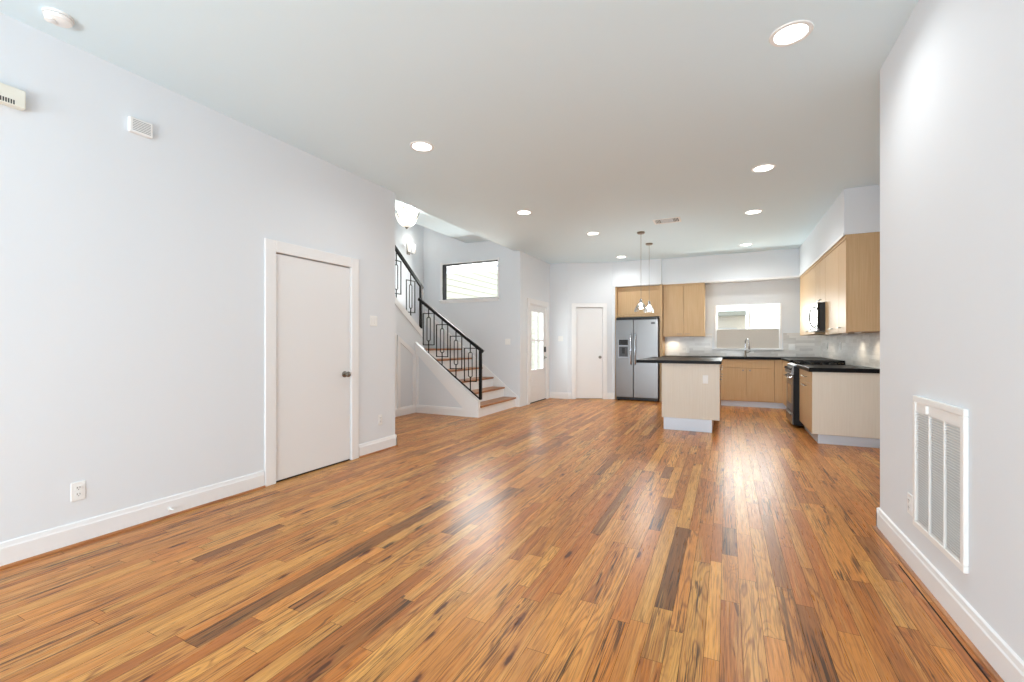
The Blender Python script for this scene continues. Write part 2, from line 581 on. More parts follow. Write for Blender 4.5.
for (x0, x1, y0, y1) in planks:
    if y1 - y0 < 0.02: continue
    if x1 < -3.9 and (y1 < 4.0): continue
    c = random.choice(PAL); k = random.uniform(0.94, 1.04)
    sk = random.random() ** 1.6
    if random.random() < 0.03: c = random.choice([(150, 100, 58), (138, 92, 54), (164, 108, 62)])
    for (dx, dy, dc, ds) in DARK:
        if x0 <= dx < x1 and y0 <= dy < y1: c, sk, k = dc, ds, 1.0
    col = lin(min(c[0] * k * 1.05, 250), min(c[1] * k * 0.98, 250), min(c[2] * k * 0.82, 250))
    sd = (random.random(), random.random(), sk, 1)
    g = GAP
    gx = 0.007 if (abs(x1 - 0.868) < 1e-4 and y0 < 2.66 and y1 > 1.5) else g     # an open joint by the right baseboard
    vs = [fbm.verts.new(p) for p in ((x0 + g, y0 + g, 0), (x1 - gx, y0 + g, 0), (x1 - gx, y1 - g, 0), (x0 + g, y1 - g, 0))]
    f = fbm.faces.new(vs)
    for l in f.loops:
        l[tone_l] = col; l[seed_l] = sd
me = bpy.data.meshes.new('floor'); fbm.to_mesh(me); fbm.free(); me.materials.append(M['floor'])
me.materials.append(M['subfloor'])
sub = bmesh.new(); sub.from_mesh(me)
b8 = [sub.verts.new((a, b, c)) for a in (-6.1, 1.75) for b in (YREAR - 0.2, 10.6) for c in (-0.12, -0.004)]
for q in [(0, 1, 3, 2), (4, 6, 7, 5), (0, 4, 5, 1), (2, 3, 7, 6), (0, 2, 6, 4), (1, 5, 7, 3)]:
    f = sub.faces.new([b8[i] for i in q]); f.material_index = 1
sub.to_mesh(me); sub.free()
fl = bpy.data.objects.new('floor', me); COL.objects.link(fl)
tag(fl, 'warm brown oak strip floor with dark streaked and knotty planks', 'floor', kind='structure')

# ------------------------------------------------------------------ ceiling
mb = MB()
mb.box(-3.75, 1.75, YREAR - 0.2, 10.6, H, H + 0.25)
mb.box(-6.1, -3.75, YREAR - 0.2, YE + 0.19, H, H + 0.25)
struct('ceiling', mb, M['ceil'], 'flat white ceiling with recessed lights over the long room', 'ceiling')
mb = MB()   # raised ceiling over the stairwell, sloping up to the left
mb.prism([(-3.75, 3.30), (-4.86, 3.32), (-6.1, 3.93), (-6.1, 4.1), (-3.75, 4.1)], 'y', YE + 0.19, YW + 0.12)
struct('ceiling_stairwell', mb, M['ceil'], 'raised sloping white ceiling over the stairwell', 'ceiling')

# ------------------------------------------------------------------ walls
D1 = (2.625, 3.51, 0, 2.045)     # closet door opening (y0,y1,z0,z1)
mb = wall_boxes(MB(), 'y', XL - 0.16, XL, YREAR, YE, 0, H, [D1])
mb.box(XL - 1.0, XL - 0.16, D1[0] - 0.3, D1[1] + 0.3, 0, 2.4)      # closet body behind the door
struct('wall_left', mb, M['wall'], 'long light grey left wall with a white closet door', 'wall')
mb = wall_boxes(MB(), 'x', YE, YE + 0.12, XS - 0.15, XL - 0.16, 0, 3.9)
struct('wall_stair_near', mb, M['wall'], 'stairwell wall behind the end of the left wall', 'wall')
mb = wall_boxes(MB(), 'y', XS - 0.15, XS, YE, YW + 0.12, 0, 4.1)
struct('wall_stair_left', mb, M['wall'], 'far left stairwell wall lit by a sconce', 'wall')
W1 = (-5.45, -4.115, 2.165, 2.915)
mb = wall_boxes(MB(), 'x', YW, YW + 0.14, XS, XE, 0, 4.1, [W1])
struct('wall_stair_window', mb, M['wall'], 'grey stairwell wall with a small high window', 'wall')
D2 = (8.345, 9.30, 0, 2.06)
mb = wall_boxes(MB(), 'y', XE - 0.14, XE, YW + 0.14, 9.52, 0, H, [D2])
struct('wall_entry', mb, M['wall'], 'short grey wall holding the glazed entry door', 'wall')
mb = MB().box(XE - 0.14, A3[0], 9.52, 9.64, 0, H)
struct('wall_entry_far', mb, M['wall'], 'narrow grey wall between entry door and pantry door', 'wall')
ang = math.atan2(B3[1] - A3[1], B3[0] - A3[0]); L3 = math.hypot(B3[0] - A3[0], B3[1] - A3[1])
F3 = Matrix.Translation((A3[0], A3[1], 0)) @ Matrix.Rotation(ang, 4, 'Z')
D3 = (0.185, 0.79, 0, 2.05)
mb = wall_boxes(MB(F3), 'x', 0, 0.12, 0, L3, 0, H, [D3])
mb.box(0.1, 0.9, 0.1, 0.13, 0, 2.2)
struct('wall_pantry', mb, M['wall'], 'angled grey wall with the pantry door', 'wall')
# fridge enclosure drywall
mb = MB()
mb.box(-2.30, -2.237, 9.92, YB, 0, H)
mb.box(-2.237, -1.25, 9.92, YB, 2.505, H)
mb.box(-2.42, -2.30, 9.93, YB, 0, H)
struct('wall_fridge_surround', mb, M['wall'], 'white drywall surround above and beside the fridge', 'wall')
W2 = (-0.20, 0.965, 1.135, 2.05)
mb = wall_boxes(MB(), 'x', YB, YB + 0.15, -2.42, XK + 0.15, 0, H, [W2])
struct('wall_kitchen_back', mb, M['wall'], 'grey kitchen back wall with a wide window', 'wall')
mb = MB().box(XK, XK + 0.15, 3.70, YB, 0, H)
struct('wall_kitchen_right', mb, M['wall'], 'grey wall behind the range and right cabinets', 'wall')
mb = MB().box(XR, XK + 0.15, YREAR, 3.72, 0, H)
struct('wall_right', mb, M['wall'], 'near light grey right wall with return air grille', 'wall')
RW = [(-3.2, -1.5, 0.3, 1.3), (-1.2, 0.5, 0.3, 1.3)]  # unseen openings, added and sized for the light they let in
mb = wall_boxes(MB(), 'x', YREAR - 0.15, YREAR, -3.75, XK + 0.15, 0, H, RW)
struct('wall_rear', mb, M['wall'], 'rear wall behind the camera with two added window openings', 'wall')
# soffits above the kitchen cabinets
mb = MB()
mb.box(-1.25, XK, 10.005, YB, 2.515, H)
mb.box(1.245, XK, 6.40, 10.005, 2.515, H)
struct('ceiling_soffit', mb, M['wall'], 'grey drywall soffit running above the kitchen cabinets', 'soffit')

mb = MB().box(-1.248, 1.232, 9.990, 10.005, 2.50, 2.535, 0.003, 1)
mb.box(-0.40, 1.245, 10.005, 10.03, 2.50, 2.515)
mb.box(1.232, 1.245, 6.40, 10.005, 2.50, 2.535, 0.003, 1)
struct('trim_6', mb, M['trim'], 'thin white moulding along the lower edge of the soffit', 'moulding')

# frames of the added rear windows (behind the camera, seen only in reflections)
for i, o in enumerate(RW):
    mb = MB()
    for (a, b, c, d) in ((o[0], o[0] + .05, o[2], o[3]), (o[1] - .05, o[1], o[2], o[3]), (o[0] + .05, o[1] - .05, o[2], o[2] + .05), (o[0] + .05, o[1] - .05, o[3] - .05, o[3]),
                         ((o[0] + o[1]) / 2 - .02, (o[0] + o[1]) / 2 + .02, o[2] + .05, o[3] - .05)):
        mb.box(a, b, YREAR - 0.10, YREAR - 0.05, c, d)
    struct('window_%d' % (i + 3), mb, M['trim'], ['left', 'right'][i] + ' rear window frame added behind the camera', 'window', (o[0], YREAR, o[2]))


# ------------------------------------------------------------------ baseboards
def base(name, p0, p1, n, label, shoe=True, ext=()):
    mb = MB().sweep(p0, p1, n, BASE)
    for (q0, q1, m2) in ext: mb.sweep(q0, q1, m2, BASE)
    o = struct(name, mb, M['trim'], label, 'baseboard')
    if shoe:
        s = MB().sweep(p0, p1, n, SHOE)
        for (q0, q1, m2) in ext: s.sweep(q0, q1, m2, SHOE)
        part('shoe_moulding', s, M['shoe'], o)
    return o


base('baseboard_left', (XL, YREAR), (XL, 2.52), (1, 0), 'tall white baseboard left of the closet door')
base('baseboard_left_end', (XL, 3.615), (XL, YE + 0.016), (1, 0), 'short white baseboard right of the closet door',
     ext=[((XL + 0.016, YE), (XL - 0.16, YE), (0, 1))])
base('baseboard_right', (XR, YREAR), (XR, 3.736), (-1, 0), 'tall white baseboard under the return air grille',
     ext=[((XR - 0.016, 3.72), (XK, 3.72), (0, 1))])
base('baseboard_kitchen', (XK, 3.74), (XK, 6.57), (-1, 0), 'white baseboard on the hidden stretch of the kitchen right wall')
base('baseboard_entry', (A3[0] + 0.02, A3[1]), (XE, A3[1]), (0, -1), 'white baseboard between entry and pantry doors', shoe=False)
ux, uy = math.cos(ang), math.sin(ang)
PN = (uy, -ux)
mb = MB().sweep(A3, (A3[0] + ux * 0.085, A3[1] + uy * 0.085), PN, BASE)
mb.sweep((A3[0] + ux * 0.885, A3[1] + uy * 0.885), B3, PN, BASE)
mb.box(-2.30, -2.237, 9.904, 9.92, 0, 0.142)
struct('baseboard_pantry', mb, M['trim'], 'white baseboard pieces beside the pantry door', 'baseboard')

# ------------------------------------------------------------------ closet door (left)
CW = 0.098


def casing(mb, u0, u1, ztop, plane, axis, out, cw=CW, th=0.02):
    """flat casing round a door opening on plane; out = +1/-1 direction into the room"""
    a, b = sorted((plane, plane + out * th))
    for (s, e, z0, z1) in ((u0 - cw, u0 + 0.004, 0, ztop + cw), (u1 - 0.004, u1 + cw, 0, ztop + cw), (u0 + 0.004, u1 - 0.004, ztop - 0.004, ztop + cw)):
        if axis == 'y': mb.box(a, b, s, e, z0, z1, 0.004, 1)
        else: mb.box(s, e, a, b, z0, z1, 0.004, 1)
    return mb


mb = casing(MB(), D1[0], D1[1], D1[3], XL, 'y', 1)
for (s, e) in ((D1[0], D1[0] + 0.004), (D1[1] - 0.004, D1[1])):
    mb.box(XL - 0.16, XL, s, e, 0, D1[3])
mb.box(XL - 0.16, XL, D1[0], D1[1], D1[3] - 0.004, D1[3])
struct('trim_1', mb, M['trim'], 'white casing round the closet door', 'door casing')
dr = struct('door_1', MB().box(XL - 0.040, XL - 0.004, D1[0] + 0.008, D1[1] - 0.008, 0.014, D1[3] - 0.012, 0.002, 1), M['door'],
            'white flush closet door with nickel knob in the left wall', 'door', (XL, D1[0], 0))


def knob(parent, c, out, axis='x', name='knob'):
    s = out
    mb = MB().lathe([(0.032, 0), (0.033, 0.006 * s), (0.024, 0.012 * s), (0.011, 0.016 * s), (0.010, 0.034 * s), (0.018, 0.040 * s),
                     (0.027, 0.048 * s), (0.029, 0.058 * s), (0.025, 0.068 * s), (0.012, 0.073 * s), (0.0, 0.074 * s)], c, axis, 24)
    return part(name, mb, M['nickel'], parent, True, 'satin nickel knob')


knob(dr, (XL - 0.004, 3.425, 0.915), 1)
for z in (1.84, 1.06, 0.25):
    part('hinge', MB().cyl((XL + 0.004, D1[0] + 0.004, z - 0.045), (XL + 0.004, D1[0] + 0.004, z + 0.045), 0.007, 10).box(XL - 0.004, XL + 0.001, D1[0] + 0.002, D1[0] + 0.03, z - 0.045, z + 0.045), M['trim'], dr)
part('sweep', MB().box(XL - 0.036, XL - 0.006, D1[0] + 0.01, D1[1] - 0.01, 0.001, 0.013), M['rubber'], dr, label='dark gap seal under the door')

# ------------------------------------------------------------------ entry door
mb = casing(MB(), D2[0], D2[1], D2[3], XE, 'y', 1, 0.105)
for (s, e) in ((D2[0], D2[0] + 0.02), (D2[1] - 0.02, D2[1])): mb.box(XE - 0.14, XE, s, e, 0, D2[3])
mb.box(XE - 0.14, XE, D2[0], D2[1], D2[3] - 0.02, D2[3])
struct('trim_2', mb, M['trim'], 'white casing round the glazed entry door', 'door casing')
GL = (8.475, 9.12, 0.70, 1.905)
xa, xb = XE - 0.055, XE - 0.012
mb = wall_boxes(MB(), 'y', xa, xb, D2[0] + 0.022, D2[1] - 0.022, 0.018, D2[3] - 0.024, [GL])
for (z0, z1) in ((0.16, 0.36), (0.42, 0.62)):            # two raised panels
    mb.box(xb, xb + 0.006, 8.49, 9.11, z0, z1, 0.005, 1)
d2 = struct('door_2', mb, M['door'], 'white entry door with a bright four-pane glass light', 'door', (XE, D2[0], 0))
mb = MB()
for yy in ((GL[0] + GL[1]) / 2,): mb.box(xa + 0.008, xb + 0.004, yy - 0.022, yy + 0.022, GL[2], GL[3])
mb.box(xa + 0.009, xb + 0.003, GL[0], GL[1], 1.285, 1.325)
for (s, e, z0, z1) in ((GL[0] - .03, GL[0], GL[2] - .03, GL[3] + .03), (GL[1], GL[1] + .03, GL[2] - .03, GL[3] + .03), (GL[0], GL[1], GL[2] - .03, GL[2]), (GL[0], GL[1], GL[3], GL[3] + .03)):
    mb.box(xb, xb + 0.008, s, e, z0, z1, 0.003, 1)
part('muntins', mb, M['trim'], d2)
part('pane', MB().box(xa + 0.018, xa + 0.024, GL[0], GL[1], GL[2], GL[3]), M['glass'], d2)
part('keypad_deadbolt', MB().box(xb, xb + 0.028, 9.185, 9.25, 1.05, 1.17, 0.01), M['blackp'], d2, label='dark keypad deadbolt')
mb = MB().lathe([(0.033, 0), (0.033, 0.01), (0.012, 0.014), (0.011, 0.05)], (xb, 9.217, 0.93), 'x', 20)
mb.bar((xb + 0.045, 9.22, 0.93), (xb + 0.048, 9.10, 0.935), 0.018)
part('lever_handle', mb, M['nickel'], d2, True, 'satin nickel lever handle')
for z in (1.85, 1.05, 0.25):
    part('hinge', MB().cyl((xb + 0.006, D2[0] + 0.02, z - 0.045), (xb + 0.006, D2[0] + 0.02, z + 0.045), 0.007, 10), M['nickel'], d2)
part('threshold', MB().box(XE - 0.14, XE + 0.004, D2[0] + 0.02, D2[1] - 0.02, 0.0, 0.016, 0.003, 1), M['rubber'], d2, label='dark threshold strip')

# ------------------------------------------------------------------ pantry door
mb = casing(MB(F3), D3[0], D3[1], D3[3], 0, 'x', -1, 0.092)
for (s, e) in ((D3[0], D3[0] + 0.004), (D3[1] - 0.004, D3[1])): mb.box(s, e, 0, 0.12, 0, D3[3])
mb.box(D3[0], D3[1], 0, 0.12, D3[3] - 0.004, D3[3])
struct('trim_3', mb, M['trim'], 'white casing round the narrow pantry door', 'door casing')
d3 = struct('door_3', MB(F3).box(D3[0] + 0.008, D3[1] - 0.008, 0.006, 0.042, 0.014, D3[3] - 0.014, 0.002, 1), M['door'],
            'narrow white flush pantry door left of the fridge', 'door', (A3[0], A3[1], 0))
kb = MB(F3).lathe([(0.032, 0), (0.033, -0.006), (0.024, -0.012), (0.011, -0.016), (0.010, -0.034), (0.018, -0.040),
                   (0.027, -0.048), (0.029, -0.058), (0.025, -0.068), (0.0, -0.074)], (0.725, 0.006, 0.935), 'y', 24)
part('knob', kb, M['nickel'], d3, True, 'satin nickel knob')
for z in (1.84, 1.06, 0.25):
    part('hinge', MB(F3).cyl((D3[0] + 0.004, -0.003, z - 0.045), (D3[0] + 0.004, -0.003, z + 0.045), 0.007, 10), M['trim'], d3)

# ------------------------------------------------------------------ stair window
mb = MB()
c = 0.05
yf = YW - 0.016
for (a, b, z0, z1) in ((W1[0] - c, W1[0], W1[2] - c, W1[3] + c), (W1[1], W1[1] + c * .5, W1[2] - c, W1[3] + c), (W1[0], W1[1], W1[3], W1[3] + c * .5)):
    mb.box(a, b, yf, YW, z0, z1, 0.003, 1)
mb.box(W1[0] - c - 0.02, W1[1] + c * .5 + 0.02, YW - 0.03, YW, W1[2] - 0.03, W1[2], 0.004, 1)
mb.box(W1[0] - c, W1[1] + c * .5, yf, YW, W1[2] - 0.075, W1[2] - 0.03, 0.003, 1)
struct('trim_4', mb, M['trim'], 'white casing and sill of the stairwell window', 'window casing')
mb = MB(); fr = 0.012
for (a, b, z0, z1) in ((W1[0], W1[0] + fr, W1[2], W1[3]), (W1[1] - fr, W1[1], W1[2], W1[3]), (W1[0] + fr, W1[1] - fr, W1[3] - fr, W1[3]), (W1[0] + fr, W1[1] - fr, W1[2], W1[2] + fr)):
    mb.box(a, b, YW - 0.002, YW + 0.135, z0, z1)
w1 = struct('window_1', mb, M['matteblack'], 'small high stairwell window with thin black frame', 'window', (W1[0], YW, W1[2]))
part('pane', MB().box(W1[0] + fr, W1[1] - fr, YW + 0.085, YW + 0.091, W1[2] + fr, W1[3] - fr), M['glass'], w1)

# ------------------------------------------------------------------ kitchen window
mb = MB()
for (a, b, z0, z1) in ((W2[0] - 0.03, W2[0], W2[2], W2[3]), (W2[1], W2[1] + 0.035, W2[2], W2[3] + 0.0)):
    mb.box(a, b, YB - 0.014, YB, z0, z1, 0.003, 1)
mb.box(W2[0] - 0.075, W2[1] + 0.06, YB - 0.05, YB + 0.08, W2[2] - 0.028, W2[2], 0.005, 1)
mb.box(W2[0], W2[0] + 0.004, YB, YB + 0.15, W2[2], W2[3]); mb.box(W2[1] - 0.004, W2[1], YB, YB + 0.15, W2[2], W2[3])
mb.box(W2[0], W2[1], YB, YB + 0.15, W2[3] - 0.004, W2[3])
struct('trim_5', mb, M['trim'], 'white casing and sill of the kitchen window', 'window casing')
mb = MB(); fr = 0.032
for (a, b, z0, z1) in ((W2[0] + .004, W2[0] + fr, W2[2], W2[3]), (W2[1] - fr, W2[1] - .004, W2[2], W2[3]), (W2[0] + fr, W2[1] - fr, W2[3] - fr, W2[3] - .004), (W2[0] + fr, W2[1] - fr, W2[2], W2[2] + fr), (0.40, 0.435, W2[2] + fr, W2[3] - fr)):
    mb.box(a, b, YB + 0.06, YB + 0.11, z0, z1)
w2 = struct('window_2', mb, M['trim'], 'wide two-pane kitchen window above the sink', 'window', (W2[0], YB, W2[2]))
for (a, b) in ((W2[0] + fr, 0.40), (0.435, W2[1] - fr)):
    part('pane', MB().box(a, b, YB + 0.08, YB + 0.086, W2[2] + fr, W2[3] - fr), M['glass'], w2)
sh = thing('window_shade', 'grey bottom-up shade covering the lower half of the kitchen window', 'shade', (0.38, YB + 0.03, W2[2]))
mb = MB()
n = 10; z0, z1 = W2[2] + 0.012, 1.528; poly = []
for i in range(n * 2 + 1):
    z = z0 + (z1 - z0) * i / (2 * n); poly.append((YB + 0.026 + (0.0004 if i % 2 else 0), z))
poly += [(y + 0.002, z) for y, z in reversed(poly)]
mb.prism(poly, 'x', W2[0] + 0.012, W2[1] - 0.012)
part('fabric', mb, M['shadefab'], sh)
part('top_rail', MB().box(W2[0] + 0.01, W2[1] - 0.01, YB + 0.018, YB + 0.042, 1.528, 1.545, 0.003, 1), M['plastic'], sh)
part('bottom_rail', MB().box(W2[0] + 0.01, W2[1] - 0.01, YB + 0.018, YB + 0.042, W2[2], W2[2] + 0.012, 0.003, 1), M['plastic'], sh)

# ------------------------------------------------------------------ staircase
X0, Y0, RUN, RISE = -3.73, 6.45, 0.25, 0.19
st = thing('staircase', 'white staircase with oak treads turning left up behind the wall', 'stairs', (X0, Y0, 0))
for i in range(6):
    xf = X0 - RUN * i; zt = RISE * (i + 1)
    xe = xf - RUN - 0.01 if i < 5 else XS + 0.002
    ya = Y0 + 0.062 if i else Y0 + 0.05
    part('tread', MB().box(xe, xf + 0.028, ya, YW - 0.021, zt - 0.032, zt, 0.008), M['tread'], st, label='oak tread')
    part('riser', MB().box(xf - 0.016, xf, ya, YW - 0.02, RISE * i, zt - 0.032), M['trim'], st)
SL = RISE / RUN


def zs(xx, off): return (X0 - xx) * SL + off


# near face panel, stringer band, cap
XP = -5.035
mb = MB().prism([(X0 - 0.02, 0), (X0 - 0.02, 0.27), (XP, zs(XP, 0.25)), (XP, 0)], 'y', Y0 + 0.006, Y0 + 0.05)
part('side_wall', mb, M['wall'], st, label='grey wall under the lower flight')
mb = MB().prism([(X0, 0.0), (X0, 0.285), (X0 - 0.045, 0.30), (XP - 0.03, zs(XP - 0.03, 0.265)), (XP - 0.03, zs(XP - 0.03, 0.10)), (X0 - 0.30, 0.142), (X0 - 0.14, 0.0)], 'y', Y0 - 0.012, Y0 + 0.006)
mb.prism([(X0, 0.275), (X0, 0.295), (X0 - 0.045, 0.31), (XP - 0.03, zs(XP - 0.03, 0.275)), (XP - 0.03, zs(XP - 0.03, 0.255)), (X0 - 0.045, 0.288)], 'y', Y0 - 0.02, Y0 + 0.055)
mb.box(X0 - 0.03, X0 + 0.005, Y0 - 0.013, Y0 + 0.049, 0, 0.286)
part('stringer', mb, M['trim'], st)
mb = MB().sweep((XP + 0.012, Y0 + 0.006), (X0 - 0.14, Y0 + 0.006), (0, -1), BASE)
mb.box(XP + 0.012, XP + 0.07, Y0 - 0.006, Y0 + 0.006, 0.14, zs(XP + 0.05, 0.1))
part('skirting', mb, M['trim'], st)
# skirt board on the window wall
mb = MB().prism([(XE - 0.01, 0.0), (XE - 0.01, 0.16), (X0 + 0.06, 0.20), (-5.9, zs(-5.9, 0.30)), (-5.9, zs(-5.9, 0.0)), (X0, 0.0)], 'y', YW - 0.02, YW - 0.001)
part('wall_skirt', mb, M['trim'], st)
# upper flight: the panelled wall below it, its stringer and treads
YU = 6.45
def zu(yy, off): return 1.50 + (6.6 - yy) * 0.74 + off
mb = MB().prism([(YU + 0.20, 1.0), (YU + 0.20, zu(YU + .2, 0)), (YE + 0.2, min(zu(YE + .2, 0), 3.3)), (YE + 0.2, 0), (YU, 0), (YU, 1.0)], 'x', XP - 0.05, XP)
part('side_wall', mb, M['wall'], st, label='grey panelled wall under the upper flight')
mb = MB().prism([(YU + 0.21, zu(YU + .21, 0.01)), (YE + 0.2, zu(YE + .2, 0.01)), (YE + 0.2, zu(YE + .2, -0.115)), (YU + 0.21, zu(YU + .21, -0.115))], 'x', XP - 0.055, XP + 0.014)
part('stringer', mb, M['trim'], st)
mb = MB()
for k, yy in enumerate((5.99, 5.0)):            # picture-frame panels with a sloping top
    ya = 6.45 - 0.005 if k == 0 else 5.93
    yb = yy - 0.035 if k == 0 else 4.4
    def zt2(y_): return 1.085 + (6.45 - y_) * 0.60
    for (a, b) in ((yb, yb + 0.075), (ya - 0.075, ya)):
        mb.prism([(a, 0.13), (b, 0.13), (b, zt2(b)), (a, zt2(a))], 'x', XP, XP + 0.012)
    mb.prism([(yb, zt2(yb)), (ya, zt2(ya)), (ya, zt2(ya) - 0.085), (yb, zt2(yb) - 0.085)], 'x', XP, XP + 0.014)
mb.sweep((XP, YU), (XP, YE + 0.125), (1, 0), BASE)
part('panel_moulding', mb, M['trim'], st)
for i in range(1, 9):
    yf2 = YU + 0.2 - 0.257 * (i - 1); zt = RISE * (6 + i)
    if yf2 - 0.28 < YE + 0.2: break
    part('tread', MB().box(XS + 0.002, XP - 0.05, yf2 - 0.27, yf2 + 0.028, zt - 0.032, zt, 0.008), M['tread'], st, label='oak tread')
    part('riser', MB().box(XS + 0.002, XP - 0.05, yf2 - 0.016, yf2, zt - RISE, zt - 0.032), M['trim'], st)

# ------------------------------------------------------------------ railings


def rail_panel(rt, c, zc, along, drop, zrail, zbot):
    """nested-rectangle baluster: c = centre position along the rail; along(u, z) gives the world point"""
    w, h = 0.235, 0.56; r = 0.0075
    mb = MB()
    P = along
    def rect(w_, h_, t):
        pts = [(c - w_ / 2, zc - h_ / 2), (c + w_ / 2, zc - h_ / 2), (c + w_ / 2, zc + h_ / 2), (c - w_ / 2, zc + h_ / 2)]
        for i in range(4):
            a, b = pts[i], pts[(i + 1) % 4]
            da = ((b[0] > a[0]) - (b[0] < a[0])) * t / 2; dz = ((b[1] > a[1]) - (b[1] < a[1])) * t / 2
            mb.bar(P(a[0] - da, a[1] - dz), P(b[0] + da, b[1] + dz), t, drop)
    rect(w, h, 0.014)
    # slim inner loop with clipped corners
    wi, hi, k = 0.072, 0.415, 0.016
    lp = [(-wi / 2 + k, -hi / 2), (wi / 2 - k, -hi / 2), (wi / 2, -hi / 2 + k), (wi / 2, hi / 2 - k), (wi / 2 - k, hi / 2), (-wi / 2 + k, hi / 2), (-wi / 2, hi / 2 - k), (-wi / 2, -hi / 2 + k)]
    mb.tube([P(c + a, zc + b) for a, b in lp], 0.008, 8, True)
    part('baluster_frame', mb, M['black'], rt)
    part('baluster_stem', MB().bar(P(c, zc + hi / 2), P(c, zrail), 0.014, drop), M['black'], rt)
    part('baluster_stem', MB().bar(P(c, zbot), P(c, zc - hi / 2), 0.014, drop), M['black'], rt)


YR = 6.49
rl = thing('stair_railing', 'black iron railing with nested-rectangle balusters along the lower flight', 'railing', (-3.715, YR, 0.31))
xa_, xb_ = -3.715, -4.992
def zr(xx): return 1.135 + (xa_ - xx) * 0.71
def zb_(xx): return 0.30 + (xa_ - xx) * 0.718
part('newel_post', MB().box(xa_ - 0.022, xa_ + 0.022, YR - 0.022, YR + 0.022, 0.297, 1.15, 0.003, 1), M['black'], rl)
part('handrail', MB().bar((xa_ + 0.05, YR, zr(xa_ + 0.05)), (xb_, YR, zr(xb_)), 0.05, (0, 1, 0), 0.038), M['black'], rl)
part('bottom_rail', MB().bar((xa_, YR, zb_(xa_)), (xb_ + 0.03, YR, zb_(xb_ + .03)), 0.02, (0, 1, 0), 0.018), M['black'], rl)
for xc in (-4.775, -4.487, -4.200, -3.912):
    rail_panel(rl, xc, (zr(xc) + zb_(xc)) / 2 + 0.02, lambda u, z: (u, YR, z), (0, 1, 0), zr(xc) - 0.02, zb_(xc))

XU = -5.03
ru = thing('stair_railing', 'black iron railing on the upper flight, partly hidden by the left wall', 'railing', (XU, 6.6, 1.50))
ya_, yb_ = 6.60, YE + 0.14
def zr2(yy): return 2.29 + (ya_ - yy) * 0.80
def zb2(yy): return 1.54 + (ya_ - yy) * 0.74
part('newel_post', MB().box(XU - 0.022, XU + 0.022, ya_ - 0.022, ya_ + 0.022, 1.515, 2.31, 0.003, 1), M['black'], ru)
part('handrail', MB().bar((XU, ya_ + 0.05, zr2(ya_ + .05)), (XU, 5.3, zr2(5.3)), 0.05, (1, 0, 0), 0.038), M['black'], ru)
for yc in (6.31, 5.93, 5.55):
    rail_panel(ru, yc, 2.07 + (6.31 - yc) * 0.77, lambda u, z: (XU, u, z), (1, 0, 0), zr2(yc) - 0.02, zb2(yc) - 0.03)

# ------------------------------------------------------------------ stairwell lights
bl = thing('ceiling_pendant', 'white glass bowl light with scrolled arms hanging in the stairwell', 'ceiling light', (-4.38, 5.4, 3.31))
cx_, cy_ = -4.38, 5.4
part('canopy', MB().lathe([(0.0, 3.31), (0.062, 3.31), (0.066, 3.295), (0.05, 3.275), (0.014, 3.262), (0.010, 3.2), (0.0, 3.2)], (cx_, cy_, 0), 'z', 28), M['nickel'], bl, True)
part('glass_bowl', MB().lathe([(0.158, 3.195), (0.165, 3.19), (0.16, 3.15), (0.14, 3.095), (0.105, 3.05), (0.06, 3.018), (0.0, 3.005), (0.0, 3.012), (0.06, 3.026), (0.10, 3.058), (0.133, 3.10), (0.152, 3.15), (0.158, 3.195)], (cx_, cy_, 0), 'z', 36), M['opal'], bl, True, 'glowing white glass bowl')
for k in range(3):
    t = R(25.7 - 8 + 120 * k); u = Vector((math.cos(t), math.sin(t), 0))
    pts = []
    for a in range(9):
        q = a / 8
        rr = 0.19 * (1 - q) ** 0.7 + 0.012; zz = 3.235 - 0.235 * q ** 0.75
        pts.append(Vector((cx_, cy_, 0)) + u * rr + Vector((0, 0, zz)))
    part('arm', MB().tube(pts, 0.006, 8), M['nickel'], bl, True)
part('finial', MB().lathe([(0.0, 3.012), (0.022, 3.008), (0.024, 2.998), (0.012, 2.985), (0.0, 2.975)], (cx_, cy_, 0), 'z', 20), M['nickel'], bl, True)
point('bowl_bulb', (cx_, cy_, 3.24), 13, (1, 0.95, 0.88), 0.06)

sc = thing('wall_sconce', 'small two-light sconce glowing on the far stairwell wall', 'sconce', (XS, 7.38, 3.2))
part('backplate', MB().box(XS, XS + 0.02, 7.33, 7.43, 3.08, 3.34, 0.008), M['nickel'], sc)
for dy in (-0.075, 0.075):
    mb = MB().tube([(XS + 0.02, 7.38 + dy * 0.4, 3.13), (XS + 0.06, 7.38 + dy * 0.8, 3.10), (XS + 0.09, 7.38 + dy, 3.13)], 0.007, 8)
    part('arm', mb, M['nickel'], sc, True)
    part('glass_shade', MB().lathe([(0.012, 3.12), (0.03, 3.15), (0.036, 3.22), (0.042, 3.29), (0.038, 3.29), (0.032, 3.22), (0.026, 3.155), (0.012, 3.128)], (XS + 0.09, 7.38 + dy, 0), 'z', 20), M['opal'], sc, True)
point('sconce_bulb', (XS + 0.14, 7.38, 3.33), 2.0, (1, 0.95, 0.88), 0.03)


# ------------------------------------------------------------------ recessed ceiling lights
def recessed(loc, label):
    t = thing('recessed_light', label, 'ceiling light', loc, 0, 'recessed ceiling lights')
    x, y, z = loc
    part('trim_ring', MB().lathe([(0.084, z - 0.002), (0.088, z - 0.007), (0.108, z - 0.006), (0.112, z), (0.084, z)], (x, y, 0), 'z', 40), M['plastic'], t, True)
    part('lens', MB().lathe([(0.0, z - 0.001), (0.085, z - 0.001), (0.085, z - 0.004), (0.0, z - 0.004)], (x, y, 0), 'z', 40), M['bulb'], t, False, 'bright frosted lens')
    return t


